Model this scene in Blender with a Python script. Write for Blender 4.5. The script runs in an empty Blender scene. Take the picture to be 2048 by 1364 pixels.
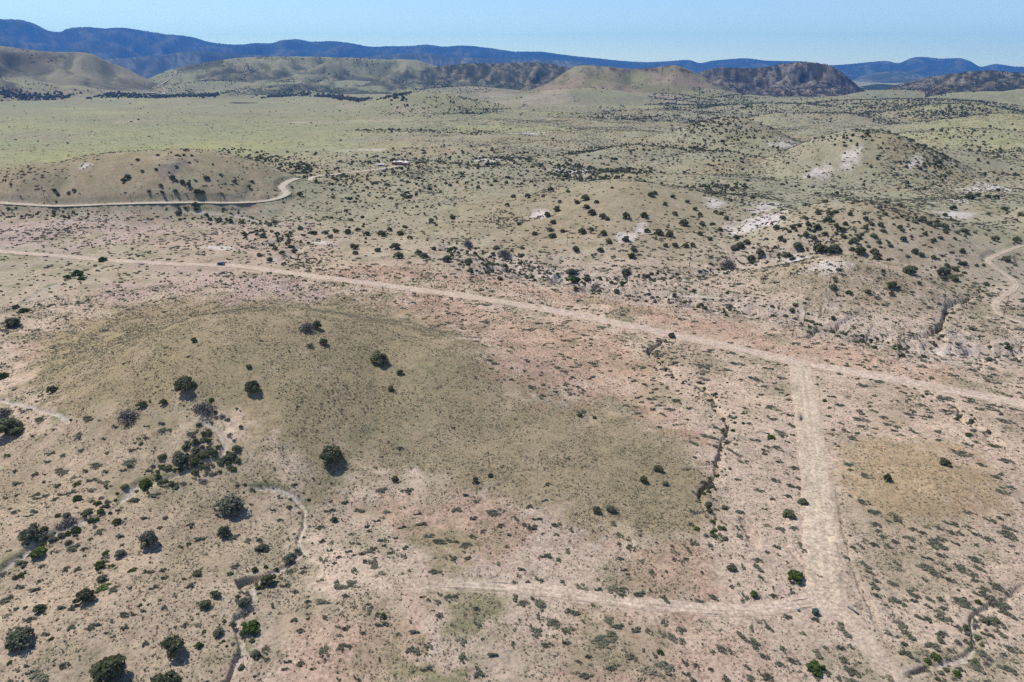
import bpy, math, random
import numpy as np
from mathutils import Vector, Matrix

random.seed(7); rng = np.random.default_rng(7)
SC = bpy.context.scene
COL = SC.collection
R = math.radians

# ------------------------------------------------------------------ camera
CAM_H = 110.0
PITCH = R(21.3)
FPX = 1365.0            # focal length in photo pixels (photo 2048 x 1364)
cam_d = bpy.data.cameras.new('camera'); cam_d.sensor_width = 36.0
cam_d.lens = FPX / 2048 * 36.0; cam_d.clip_start = 1.0; cam_d.clip_end = 90000
cam = bpy.data.objects.new('camera', cam_d); COL.objects.link(cam)
cam.location = (0, 0, CAM_H); cam.rotation_euler = (math.pi/2 - PITCH, 0, 0)
SC.camera = cam

# ------------------------------------------------------------------ sky, sun, exposure
SUN_EL, SUN_AZ = R(55), R(-55)          # azimuth clockwise from +Y (view direction)
world = bpy.data.worlds.new('World'); SC.world = world; world.use_nodes = True
nt = world.node_tree; bgn = nt.nodes['Background']
sky = nt.nodes.new('ShaderNodeTexSky'); sky.sky_type = 'NISHITA'; sky.sun_disc = False
sky.sun_elevation = SUN_EL; sky.sun_rotation = SUN_AZ
sky.altitude = 1600; sky.air_density = 1.0; sky.dust_density = 0.25; sky.ozone_density = 3.0
nt.links.new(sky.outputs[0], bgn.inputs[0]); bgn.inputs[1].default_value = 0.15
sd = bpy.data.lights.new('sun', 'SUN'); sd.energy = 5.0; sd.angle = R(0.53); sd.color = (1.0, 0.945, 0.86)
sun = bpy.data.objects.new('sun', sd); COL.objects.link(sun); sun.location = (-200, 100, 400)
sdir = Vector((math.sin(SUN_AZ)*math.cos(SUN_EL), math.cos(SUN_AZ)*math.cos(SUN_EL), math.sin(SUN_EL)))
sun.rotation_euler = (-sdir).to_track_quat('-Z', 'Y').to_euler()
vs = SC.view_settings; vs.view_transform = 'Standard'; vs.look = 'None'; vs.gamma = 1.0
vs.use_curve_mapping = False; vs.exposure = 0.12
SC.cycles.volume_bounces = 0; SC.cycles.max_bounces = 4; SC.cycles.diffuse_bounces = 2
SC.cycles.transparent_max_bounces = 4; SC.cycles.use_denoising = False

# ------------------------------------------------------------------ helpers: noise, projection
def _h(ix, iy, seed):
    a = (ix.astype(np.int64)*374761393 + iy.astype(np.int64)*668265263 + seed*974634377) & 0xFFFFFFFF
    a = ((a ^ (a >> 13)) * 1274126177) & 0xFFFFFFFF
    a = a ^ (a >> 16)
    return (a & 0xFFFFFF).astype(np.float64) / 0xFFFFFF
def vnoise(x, y, seed=0):
    x0 = np.floor(x); y0 = np.floor(y); fx = x - x0; fy = y - y0
    fx = fx*fx*fx*(fx*(fx*6-15)+10); fy = fy*fy*fy*(fy*(fy*6-15)+10)
    a = _h(x0, y0, seed); b = _h(x0+1, y0, seed); c = _h(x0, y0+1, seed); d = _h(x0+1, y0+1, seed)
    return (a + (b-a)*fx + (c-a)*fy + (a-b-c+d)*fx*fy)*2 - 1
def fbm(x, y, o=4, seed=0, gain=.5):
    s = 0; amp = 1; t = 0
    for i in range(o):
        s = s + amp*vnoise(x*2**i + 17.3*i, y*2**i - 9.1*i, seed+i); t += amp; amp *= gain
    return s/t
def ridged(x, y, o=3, seed=0):
    s = 0; amp = 1; t = 0
    for i in range(o):
        s = s + amp*(1-np.abs(vnoise(x*2**i + 31.7*i, y*2**i + 5.3*i, seed+i))); t += amp; amp *= .5
    return s/t
def sst(a, b, x):
    t = np.clip((x-a)/(b-a), 0, 1); return t*t*(3-2*t)
CP, SP = math.cos(PITCH), math.sin(PITCH)
def rays(px, py):
    a = (np.asarray(px, float)-1024)/FPX; b = (682-np.asarray(py, float))/FPX
    d = np.stack([a, CP + b*SP, -SP + b*CP], -1)
    return d/np.linalg.norm(d, axis=-1, keepdims=True)
def az_te(px, py):
    d = rays(px, py); hz = np.hypot(d[..., 0], d[..., 1])
    return np.arctan2(d[..., 0], d[..., 1]), d[..., 2]/hz
def proj(x, y, z):
    zz = z - CAM_H; dep = y*CP - zz*SP; up = y*SP + zz*CP
    dep = np.maximum(dep, 1e-3)
    return 1024 + FPX*x/dep, 682 - FPX*up/dep

# ------------------------------------------------------------------ terrain height
# rounded hills: photo pixel of the crown, distance, half width, half depth, turn, shape
HILLS_PX = [
    (455, 655, 256, 118, 98, 0, 1.0),        # grassy dome in front
    (690, 702, 241, 105, 80, 0, 1.0),
    (330, 302, 770, 230, 135, 0, 1.0),       # hill above the upper road
    (60, 335, 790, 120, 90, 0, 1.0),
    (1270, 366, 592, 150, 185, 0, 1.0),      # juniper hill
    (1720, 405, 528, 130, 110, 0, 1.0),
    (1700, 508, 408, 75, 62, 0, 1.0),
    (1455, 234, 1270, 175, 230, 0, 1.3),
    (1745, 255, 985, 165, 165, 0, 1.1),
    (1280, 287, 1080, 160, 120, 0, 1.0),
    (850, 183, 2500, 330, 300, 0, 1.0),
    (1000, 240, 1700, 420, 200, 0, 1.0),
    (2040, 228, 1900, 420, 300, 0, 1.0),
    (1800, 197, 2700, 600, 420, 0, 1.0),
    (1560, 205, 2500, 420, 300, 0, 1.0),
    (1180, 172, 3100, 520, 380, 0, 1.0),
    (1620, 224, 2000, 260, 190, 0, 1.0), (1900, 208, 2350, 330, 220, 0, 1.2), (1330, 222, 2150, 300, 220, 0, 1.0), (1120, 212, 2400, 330, 230, 0, 1.0),
    (1960, 258, 1500, 220, 160, 0, 1.0), (1600, 262, 1550, 170, 140, 0, 1.0), (1190, 262, 1500, 220, 160, 0, 1.0), (1880, 300, 1050, 130, 110, 0, 1.0), (1420, 300, 1000, 120, 90, 0, 1.0), (960, 290, 1120, 160, 110, 0, 1.0),
    (120, 172, 4350, 700, 400, 0, 1.1), (430, 162, 4700, 900, 500, 0, 1.3), (700, 160, 4700, 900, 520, 0, 1.3), (940, 172, 4200, 800, 380, 0, 1.3), (-60, 155, 4500, 700, 420, 0, 1.1), (1420, 178, 3700, 300, 260, 0, 1.1), (1780, 178, 3750, 420, 300, 0, 1.2), (2060, 175, 3700, 420, 300, 0, 1.2),
    (1700, 192, 3300, 420, 300, 0, 1.2), (1500, 190, 3400, 300, 260, 0, 1.2), (1980, 182, 3300, 480, 300, 0, 1.1), (1300, 186, 3250, 380, 260, 0, 1.1), (1060, 190, 3300, 420, 260, 0, 1.1),
]
HILLS = []
for (px, py, D, rx, ry, rot, ex) in HILLS_PX:
    a, te = az_te(px, py)
    HILLS.append((D*math.sin(a), D*math.cos(a), CAM_H + D*float(te), rx, ry, rot, ex))
# low mound right of the dome
def low_at(px, py, z, rx, ry, ex=1.0):
    d = rays(px, py); t = (z-CAM_H)/d[2]; HILLS.append((d[0]*t, d[1]*t, z, rx, ry, 0, ex))
low_at(1130, 900, 4.6, 58, 48); low_at(900, 870, 3.2, 60, 45); low_at(1840, 950, 2.4, 30, 24)
low_at(230, 1010, 4.0, 60, 35); low_at(300, 1190, 3.0, 45, 30); low_at(780, 1200, 2.0, 45, 30)

# long ridges: skyline pixels, distance, front width, back width, spur depth, seed
RIDGES_PX = [
    ('far', 21000, 6800, 3000, .6, 2400, [(-700,70),(-300,62),(-150,46),(0,38),(40,39),(70,48),(100,62),(115,64),(140,56),(180,54),(210,57),(235,55),(280,60),(330,68),(380,73),(420,84),(440,87),(480,89),(510,86),(545,86),(560,81),(600,79),(620,83),(660,82),(700,86),(740,93),(780,92),(820,92),(850,89),(890,93),(920,91),(980,96),(1030,103),(1080,103),(1110,107),(1150,112),(1200,117),(1250,122),(1300,124),(1340,122),(1380,120),(1400,126),(1420,122),(1450,119),(1500,117),(1530,121),(1570,122),(1610,123),(1660,130),(1700,128),(1740,124),(1775,122),(1795,126),(1830,114),(1850,114),(1880,117),(1920,116),(1940,122),(1960,133),(1990,128),(2030,133),(2100,130),(2300,120),(2800,118)]),
    ('fore', 14500, 2900, 2300, .55, 1300, [(-700,120),(0,120),(300,112),(400,100),(470,104),(560,112),(700,114),(760,108),(860,106),(900,112),(1000,116),(1100,118),(1180,126),(1300,150),(1500,165),(1690,165),(1730,150),(1790,142),(1850,150),(1920,158),(2048,160),(2600,160)]),
    ('left', 5000, 1100, 900, .34, 520, [(-800,90),(-200,93),(0,90),(40,96),(110,103),(155,103),(180,105),(210,120),(240,131),(290,155),(330,172),(380,190),(500,200),(900,205)]),
    ('middle', 5400, 1500, 900, .45, 430, [(200,190),(280,165),(330,142),(400,126),(470,116),(540,113),(640,112),(700,114),(760,117),(830,119),(870,131),(930,142),(1010,160),(1100,190),(1200,205)]),
    ('scrub', 5100, 1200, 900, .5, 340, [(740,190),(800,160),(850,140),(900,130),(940,127),(1000,127),(1060,125),(1110,129),(1150,140),(1200,160),(1280,195),(1400,205)]),
    ('rock', 4500, 900, 800, .6, 260, [(1340,195),(1380,160),(1405,142),(1440,133),(1500,135),(1540,131),(1562,126),(1590,123),(1650,125),(1675,138),(1700,157),(1725,178),(1760,195),(1850,205)]),
    ('rockright', 4300, 850, 800, .55, 280, [(1680,200),(1720,190),(1780,176),(1830,160),(1870,151),(1910,146),(1950,141),(2000,142),(2048,146),(2150,148),(2400,140),(2900,140)]),
    ('butte', 3900, 700, 600, .16, 300, [(990,205),(1040,188),(1070,176),(1110,156),(1140,136),(1150,131),(1165,129),(1190,131),(1220,132),(1255,135),(1290,133),(1320,131),(1350,128),(1372,135),(1400,148),(1430,165),(1470,185),(1520,203)]),
]
RIDGES = []
for (nm, D, wf, wb, sp, wl, pts) in RIDGES_PX:
    p = np.array(pts, float); a, te = az_te(p[:, 0], p[:, 1]); o = np.argsort(a)
    RIDGES.append((nm, D, wf, wb, sp, wl, a[o], CAM_H + D*te[o]))
def smooth_interp(x, xp, fp):
    i = np.clip(np.searchsorted(xp, x)-1, 0, len(xp)-2)
    m = np.gradient(fp, xp)
    h = xp[i+1]-xp[i]; t = np.clip((x-xp[i])/h, 0, 1)
    d = np.diff(fp)/np.diff(xp); lim = lambda k, s: np.clip(m[k], -2.2*np.abs(s), 2.2*np.abs(s))
    m0 = lim(i, d[i]); m1 = lim(i+1, d[i])
    t2 = t*t; t3 = t2*t
    return (2*t3-3*t2+1)*fp[i] + (t3-2*t2+t)*h*m0 + (-2*t3+3*t2)*fp[i+1] + (t3-t2)*h*m1

def H0(x, y, ridge_id=False):
    x = np.asarray(x, float); y = np.asarray(y, float)
    r = np.hypot(x, y); th = np.arctan2(x, y)
    val = sst(.02, -.25, th)*sst(850, 1100, r)                  # flat valley floor on the left
    z = 0.9*fbm(x/70, y/70, 3, 3)*(1-sst(300, 500, r))
    z = z + sst(330, 600, r)*(1-.8*val)*((5.5+4.5*sst(-.1, .2, th))*fbm(x/190, y/190, 3, 11) + 1.0*fbm(x/40, y/40, 2, 15)*(1-sst(1500, 2500, r)))
    z = z + sst(1500, 3000, r)*(1-.85*val)*16*fbm(x/420, y/420, 3, 21)
    dr = sst(.78, .97, ridged(x/170+.4*fbm(x/90, y/90, 2, 9), y/170, 2, 965))*sst(380, 650, r)*(1-val)*(1-sst(2600, 3600, r))
    hs = 0*z
    for (cx, cy, hz, rx, ry, rot, ex) in HILLS:
        big = max(rx, ry)
        j = np.nonzero((np.abs(x-cx) < rx*1.17) & (np.abs(y-cy) < ry*1.17))
        if len(j[0]) == 0: continue
        xj, yj, hj = x[j], y[j], hs[j]
        wx = .16*fbm(xj/big*1.3, yj/big*1.3, 2, int(abs(cx)) % 97)
        d = np.sqrt(((xj-cx)/rx)**2 + ((yj-cy)/ry)**2) + wx
        b = .5+.5*np.cos(np.pi*np.clip(d, 0, 1)); hb = hz*b**ex
        hs[j] = np.maximum(hj, hb) + .12*np.minimum(hj, hb)
    z = z*(1-.5*np.clip(hs/12, 0, 1)) + hs
    z = z - 4.0*dr*(1-.6*np.clip(hs/15, 0, 1))
    nr = r < 1300                                    # rills and small humps
    xn, yn, rn = x[nr], y[nr], r[nr]
    wv = 5*fbm(xn/30, yn/30, 2, 61)
    rill = 1-ridged((xn+wv)/9, (yn+wv)/30, 3, 63); rill2 = 1-ridged((xn-wv)/16, (yn+1.5*wv)/17, 3, 67)
    amp = (1-.75*np.clip(hs[nr]/4, 0, 1))*(.5+.9*sst(330, 520, rn))
    z[nr] = z[nr] - amp*(.55*rill*sst(-.3, .4, fbm(xn/60, yn/60, 2, 65)) + .6*rill2*(sst(330, 480, rn)+.3)) + .07*fbm(xn/2.2, yn/2.2, 2, 69)*sst(500, 250, rn)
    best = np.full(z.shape, -1)
    far = r > 2300
    if far.any():
        xf, yf, rf, tf, zf = x[far], y[far], r[far], th[far], z[far]; bf = best[far]
        for k, (nm, D, wf, wb, sp, wl, aa, zz) in enumerate(RIDGES):
            zr = smooth_interp(tf, aa, zz)
            jag = 0.010 if nm in ('far', 'fore') else .012
            zr = zr + jag*np.abs(zr)*fbm(tf*400, tf*0+k, 3, 70+k)*(2.0 if nm.startswith('rock') else 1)
            t = np.where(rf < D, (D-rf)/wf, (rf-D)/wb); t = np.clip(t, 0, 1)
            t = np.clip(t + .30*fbm(xf/wl/1.3, yf/wl/1.3, 3, 45+k)*np.minimum(1, t*4), 0, 1)
            p = (1-t)**(1.15 if nm != 'butte' else 1.5)
            p = p*(1-sst(.85, 1, t))
            wob = fbm(xf/wl/.9, yf/wl/.9, 3, 40+k)
            wxn = tf*D/wl*1.25 + .55*wob; wyn = rf/wl/2.2 + .5*wob
            spur = 1-ridged(wxn, wyn, 3, 30+k)
            spur = np.minimum(1.1, spur*2.0)
            h = zr*p*(1-sp*spur*np.minimum(1, t*5))
            if nm in ('butte', 'rock', 'rockright', 'scrub'): h = h + (9 if nm != 'butte' else 5)*fbm(xf/55, yf/55, 3, 77+k)*np.minimum(1, t*8)*p
            bf = np.where((h > zf+1.5) & (h > 12), k, bf); zf = np.where(t < 1, np.maximum(zf, h), zf)
        z[far] = zf; best[far] = bf
    if ridge_id: return z, best
    return z

# the sheet is a fan of rows and columns, finest where the ground is near
th = np.r_[np.linspace(R(-75), R(-47), 50, endpoint=False), np.linspace(R(-47), R(47), 920), np.linspace(R(47), R(75), 51)[1:]]
ang = np.arange(56.0, 15.0, -0.070)                     # view angle below horizon for the near rows
near = CAM_H/np.tan(np.radians(ang))
rows = [4, 12, 25, 40, 55, 65] + list(near[near > 70]); r_ = rows[-1]
while r_ < 24000:
    r_ *= 1.0048 if r_ < 3400 else (1.0062 if r_ < 6500 else 1.0085)
    rows.append(r_)
rr = np.array(rows)
TH, RR = np.meshgrid(th, rr)
GX, GY = (RR*np.sin(TH)).ravel(), (RR*np.cos(TH)).ravel()
GZ0, RID = H0(GX, GY, True)
def sheet(G, x, y):
    """height of the fan sheet at x, y"""
    G = G.reshape(len(rr), len(th)); r = np.hypot(x, y); t = np.arctan2(x, y)
    i = np.clip(np.searchsorted(rr, r)-1, 0, len(rr)-2); j = np.clip(np.searchsorted(th, t)-1, 0, len(th)-2)
    a = np.clip((r-rr[i])/(rr[i+1]-rr[i]), 0, 1); b = np.clip((t-th[j])/(th[j+1]-th[j]), 0, 1)
    return (G[i, j]*(1-a)+G[i+1, j]*a)*(1-b) + (G[i, j+1]*(1-a)+G[i+1, j+1]*a)*b
def cast(px, py, G=GZ0):
    """photo pixels -> points on the ground"""
    d = rays(px, py); hz = np.hypot(d[:, 0], d[:, 1]); t = np.arctan2(d[:, 0], d[:, 1]); te = d[:, 2]/hz
    G2 = G.reshape(len(rr), len(th))
    j = np.clip(np.searchsorted(th, t)-1, 0, len(th)-2); b = np.clip((t-th[j])/(th[j+1]-th[j]), 0, 1)
    zz = G2[:, j]*(1-b) + G2[:, j+1]*b
    f = zz - (CAM_H + te[None]*rr[:, None]); up = f > 0; up[:2] = False
    i = np.where(up.any(0), up.argmax(0), len(rr)-4); k = np.arange(len(t))
    f0, f1 = f[i-1, k], f[i, k]; s = np.clip(-f0/(f1-f0+1e-9), 0, 1); r = rr[i-1]+(rr[i]-rr[i-1])*s
    return np.stack([r*np.sin(t), r*np.cos(t), zz[i-1, k]*(1-s)+zz[i, k]*s], -1)
def castl(pts):
    p = np.array(pts, float); return cast(p[:, 0], p[:, 1])

# ------------------------------------------------------------------ lines on the ground: roads, washes, gullies
def resample(P, step, wob=0, seed=0):
    P = np.asarray(P)[:, :2]
    for _ in range(2):      # soften corners
        Q = [P[0]]
        for a, b in zip(P[:-1], P[1:]): Q += [a*.75+b*.25, a*.25+b*.75]
        Q.append(P[-1]); P = np.array(Q)
    s = np.r_[0, np.cumsum(np.hypot(*np.diff(P, axis=0).T))]
    n = max(4, int(s[-1]/step)); t = np.linspace(0, s[-1], n)
    P = np.stack([np.interp(t, s, P[:, 0]), np.interp(t, s, P[:, 1])], -1)
    if wob:
        T = np.gradient(P, axis=0); N = np.stack([-T[:, 1], T[:, 0]], -1); N /= np.linalg.norm(N, axis=1, keepdims=True)+1e-9
        P = P + N*(wob*fbm(t/(wob*7), t*0+seed, 3, seed) + .45*wob*fbm(t/4.2, t*0+seed, 2, seed+7))[:, None]
    return P
def dist_to(x, y, P, reach):
    """distance to polyline, along-parameter and signed side; far points get reach"""
    d = np.full(x.shape, reach*1.0); tt = np.zeros(x.shape)
    s = np.r_[0, np.cumsum(np.hypot(*np.diff(P, axis=0).T))]
    x0, y0 = P.min(0)-reach; x1, y1 = P.max(0)+reach
    idx = np.nonzero((x > x0) & (x < x1) & (y > y0) & (y < y1))[0]
    if len(idx) == 0: return d, tt
    ch = 12
    for c in range(0, len(P)-1, ch):
        Q = P[c:c+ch+1]; q0 = Q.min(0)-reach; q1 = Q.max(0)+reach
        X = x[idx]; Y = y[idx]
        j = idx[(X > q0[0]) & (X < q1[0]) & (Y > q0[1]) & (Y < q1[1])]
        if len(j) == 0: continue
        X = x[j]; Y = y[j]; dd = d[j]; t_ = tt[j]
        for k in range(len(Q)-1):
            a, b = Q[k], Q[k+1]; ab = b-a; L = ab@ab+1e-12
            u = np.clip(((X-a[0])*ab[0]+(Y-a[1])*ab[1])/L, 0, 1)
            e = np.hypot(X-a[0]-u*ab[0], Y-a[1]-u*ab[1])
            m = e < dd; dd[m] = e[m]; t_[m] = s[c+k]+u[m]*math.sqrt(L)
        d[j] = dd; tt[j] = t_
    return d, tt

ROADS_PX = {
 'main': (6.0, [(-160,486),(0,503),(100,511),(200,520),(300,526),(445,529),(520,537),(600,549),(700,562),(830,578),(1000,602),(1130,625),(1300,660),(1400,680),(1530,710),(1610,728),(1700,742),(1850,770),(2048,808),(2250,850)]),
 'side': (6.2, [(1602,724),(1606,760),(1612,800),(1625,900),(1638,1000),(1645,1100),(1652,1160),(1650,1215)]),
 'spur': (2.6, [(1640,1198),(1600,1208),(1540,1217),(1450,1222),(1350,1214),(1250,1202),(1150,1190),(1050,1177),(950,1168),(880,1167),(830,1170)]),
 'tail': (3.0, [(1668,1188),(1690,1222),(1722,1268),(1758,1318),(1796,1378)]),
 'upper': (6.0, [(-160,411),(0,410),(150,410),(300,409),(430,407),(520,403),(562,398),(576,390),(568,380),(561,371),(575,361),(598,357.5),(624,354),(650,351),(690,346.5),(730,342),(780,335),(818,329)]),
 'hill': (8.0, [(352,136),(353,143),(350,152),(332,162),(312,169),(326,177),(346,186)]),
 'track': (2.3, [(2150,455),(2048,490),(1985,512),(1974,519),(1985,531),(2010,550),(2035,567),(2028,581),(2002,595),(1990,606),(1992,620),(2005,632),(2048,648),(2150,675)]),
}
WASH_PX = {
 'a': (.8, .9, [(-60,1190),(0,1145),(20,1125),(60,1100),(100,1068),(150,1045),(215,1027),(240,1008),(256,985),(275,968),(330,957),(390,935),(440,915),(455,892),(436,865),(415,846),(398,836)]),
 'b': (.75, .9, [(-60,790),(0,800),(40,808),(90,820),(124,832),(136,842),(130,852)]),
 'c': (.62, .9, [(430,1400),(455,1364),(480,1312),(490,1295),(470,1255),(469,1235),(500,1222),(510,1200),(496,1176),(520,1160),(575,1130),(588,1118),(612,1098),(591,1085),(605,1060),(613,1030),(601,1000),(580,985),(540,978),(490,972)]),
 'd': (.5, .7, [(1992,1206),(1975,1216),(1950,1225),(1938,1236),(1948,1262),(1955,1290),(1935,1312),(1900,1328),(1868,1337)]),
 'e': (1.6, 1.5, [(1325,578),(1360,583),(1400,588),(1440,592)]),
 'f': (.8, .5, [(40,612),(58,597),(76,585),(100,574),(122,566)]),
 'g': (1.6, .8, [(345,420),(400,424),(450,428),(490,434),(515,442),(530,450)]),
}
GULLY_PX = [   # half width, depth, jag, pixels
 (.8, 1.9, 1.4, [(1350,664),(1310,690),(1294,705),(1320,725),(1352,742),(1345,752),(1385,765),(1405,780),(1432,796),(1424,812),(1452,830),(1462,850),(1450,880),(1442,910),(1436,940),(1420,965),(1402,990),(1410,1012),(1428,1050),(1420,1095)]),
 (1.3, 2.4, 2.2, [(2000,572),(1960,585),(1925,598),(1900,617),(1896,640),(1870,656),(1830,672),(1780,690)]),
 (1.0, 1.6, 1.2, [(1800,775),(1835,785),(1880,802),(1915,810),(1922,838),(1940,850),(1975,865),(2010,895)]),
 (1.6, 2.2, 1.5, [(1655,605),(1640,625),(1612,645),(1606,662)]),
 (5.0, 4.0, 6.0, [(900,480),(950,500),(1010,520),(1060,545),(1130,556),(1190,566),(1240,575),(1340,586),(1430,602),(1520,620),(1620,640),(1700,660),(1790,682),(1880,692),(1960,694),(2060,697),(2200,702)]),
 (3.0, 3.0, 5.0, [(1130,556),(1200,548),(1260,552),(1340,550),(1400,545),(1455,535),(1490,515),(1530,505),(1600,497),(1680,492)]),
 (2.2, 2.2, 4.0, [(1150,520),(1130,508),(1110,530),(1090,545)]),
 (.7, 1.0, .8, [(1300,1095),(1290,1110),(1310,1120)]),
 (.5, .8, .8, [(1868,1337),(1840,1342),(1820,1350),(1800,1364)]),
 (.6, .8, .6, [(2048,1165),(2020,1195),(2015,1205),(1995,1212)]),
 (1.2, 1.6, 1.0, [(470,1165),(495,1158),(520,1157)]),
 (1.8, 2.0, 2.0, [(590,470),(560,483),(520,490),(470,497)]),
 (1.5, 1.8, 2.0, [(820,425),(860,412),(900,400),(960,390)]),
 (1.5, 1.6, 2.0, [(0,432),(60,430),(120,429),(180,430)]),
 (2.0, 2.0, 3.0, [(600,490),(575,510),(545,528)]),
 (.9, 1.1, 1.0, [(2048,905),(2015,898),(1990,880),(1940,868)]),
 (1.0, 1.3, 1.5, [(1700,690),(1760,715),(1830,745),(1900,775),(1990,800)]),
 (.5, .6, .6, [(1680,885),(1655,895),(1660,940),(1672,980),(1678,1020),(1690,1080),(1712,1150),(1745,1220),(1770,1290),(1775,1310)]),
 (.5, .6, .6, [(1560,1080),(1590,1110),(1610,1140)]),
 (1.0, 1.2, 1.0, [(1480,1030),(1500,1060),(1520,1100)]),
]
ROADS = {k: (w, resample(castl(p), {'upper': 4.0, 'hill': 15.0}.get(k, 2.0))) for k, (w, p) in ROADS_PX.items()}
WASHES = {k: (w, dep, resample(castl(p), 1.5, .5, 5)) for k, (w, dep, p) in WASH_PX.items()}
GULLIES = [(w, dep, resample(castl(p), 1.1, jag, 11+i)) for i, (w, dep, jag, p) in enumerate(GULLY_PX)]
gt = np.random.default_rng(17)
for gi, cnt, ln in ((0, 16, (4, 13)), (1, 8, (5, 14)), (2, 7, (3, 9)), (4, 26, (10, 30)), (5, 14, (8, 22)), (15, 5, (3, 8)), (16, 9, (4, 12)), (17, 8, (3, 9))):
    P = GULLIES[gi][2]
    for q in range(cnt):
        k = int(gt.integers(3, len(P)-3)); T = P[k+2]-P[k-2]; a0 = math.atan2(T[1], T[0]) + gt.choice([-1, 1])*gt.uniform(.7, 1.4); L = gt.uniform(*ln)
        E = P[k]+L*np.array([math.cos(a0), math.sin(a0)]); M = (P[k]+E)/2+gt.normal(0, L*.12, 2)
        GULLIES.append((GULLIES[gi][0]*gt.uniform(.35, .6), GULLIES[gi][1]*gt.uniform(.35, .7), resample(np.array([P[k]-(E-P[k])*.15, M, E]), 1.0, .7, 300+q+gi*31)))
def zline(P):
    z = sheet(GZ0, P[:, 0], P[:, 1]); k = 9 if np.hypot(*P[len(P)//2]) < 600 else 6
    zp = np.r_[np.full(k, z[0]), z, np.full(k, z[-1])]
    return np.convolve(zp, np.ones(2*k+1)/(2*k+1), 'valid')
ROADZ = {k: zline(P) for k, (w, P) in ROADS.items()}
WASHZ = {k: zline(P)-dep for k, (w, dep, P) in WASHES.items()}
def arc(P): return np.r_[0, np.cumsum(np.hypot(*np.diff(P, axis=0).T))]

def carve(x, y, z):
    """finished ground: hills with gullies, washes and road beds"""
    z = z.copy()
    lush = np.zeros(z.shape); cut = np.zeros(z.shape); roadm = np.zeros(z.shape); washm = np.zeros(z.shape); bare = np.zeros(z.shape)
    for i, (w, dep, P) in enumerate(GULLIES):
        reach = w*5+4
        d, t = dist_to(x, y, P, reach)
        m = d < reach
        if not m.any(): continue
        xm, ym, dm, tm = x[m], y[m], d[m], t[m]
        L = arc(P)[-1]; fade = sst(0, .12*L, tm)*sst(L, .88*L, tm)*np.clip(.95+1.0*fbm(tm/16, tm*0+i*2, 3, 95+i), .45, 1.35)
        wl = w*np.clip(1+1.1*fbm(tm/7, tm*0+i, 3, 91+i), .25, 2)
        rill = ridged(xm/(w*2.0), ym/(w*2.0), 2, 200+i)
        e = dm/wl
        core = sst(1.25, .55, e)
        apron = sst(4.5, .6, e + 1.6*(rill-.6))*.5*np.clip(.5+rill, .5, 1.4) if w > 1.9 else sst(3.0, .8, e)*.12
        c = dep*fade*np.maximum(core, apron)
        cm = cut[m]; cut[m] = np.maximum(cm, c)
        b = bare[m]; bare[m] = np.maximum(b, fade*sst(4.5, 2.0, e)*(.9 if w > 1.9 else .35))
    for k, (w, dep, P) in WASHES.items():
        d, t = dist_to(x, y, P, w*4+6); m = d < w*4+6
        if not m.any(): continue
        L = arc(P)[-1]; fade = sst(0, .04*L, t[m])*sst(L, .96*L, t[m])
        e = d[m]/(w*np.clip(1+.9*fbm(t[m]/11, t[m]*0+ord(k), 3, 35), .35, 2.2))
        e = e + .5*fbm(x[m]/1.6, y[m]/1.6, 3, 33)
        c = dep*fade*sst(1.9, .7, e)*np.clip(1+.6*fbm(t[m]/20, t[m]*0, 2, 37), .4, 1.6)
        zb = np.interp(t[m], arc(P), WASHZ[k])
        
        lm = lush[m]; lush[m] = np.maximum(lm, fade*sst(4.6, 1.8, e)*sst(-.15, .3, fbm(x[m]/6, y[m]/6, 3, 43)))
        cm = cut[m]; cut[m] = np.maximum(cm, c)
        wm = washm[m]; washm[m] = np.maximum(wm, fade*sst(1.5, .8, e)*sst(-.95, -.45, fbm(t[m]/14, t[m]*0+3, 2, 39)))
    z = z - cut
    for k, (w, P) in ROADS.items():
        rc = w*.5+5
        d, t = dist_to(x, y, P, rc); m = d < rc
        if not m.any(): continue
        zb = np.interp(t[m], arc(P), ROADZ[k])
        f = sst(w*.5+4.5, w*.5+.6, d[m])
        z[m] = z[m]*(1-f) + (zb-.10)*f
        rm = roadm[m]; roadm[m] = np.maximum(rm, sst(w*.5+1.6, w*.5-.4, d[m]))
    return z, cut, roadm, washm, bare, lush

# ------------------------------------------------------------------ ground cover patches (photo outlines dropped onto the ground)
def srgb(r, g, b):
    f = lambda c: ((c/255+.055)/1.055)**2.4 if c > 10 else c/255/12.92
    return np.array([f(r), f(g), f(b)])
GAIN = .66
PALE, GRASS, PINK, RED, ORANGE = srgb(207,184,164)*GAIN, srgb(178,160,129)*GAIN, srgb(203,178,167)*GAIN, srgb(203,168,145)*GAIN, srgb(191,166,134)*GAIN
BEIGE, OLIVE, MID, VALLEY, LIME = srgb(194,173,150)*GAIN, srgb(148,146,106)*GAIN, srgb(175,168,140)*GAIN, srgb(166,164,126)*GAIN, srgb(172,174,128)*GAIN
WHITE, ROADC, ROADP, WASHC, FARG = srgb(228,216,206)*GAIN, srgb(211,192,168)*GAIN, srgb(214,192,173)*GAIN*1.0, srgb(208,196,182)*GAIN, srgb(150,150,118)*GAIN
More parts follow.
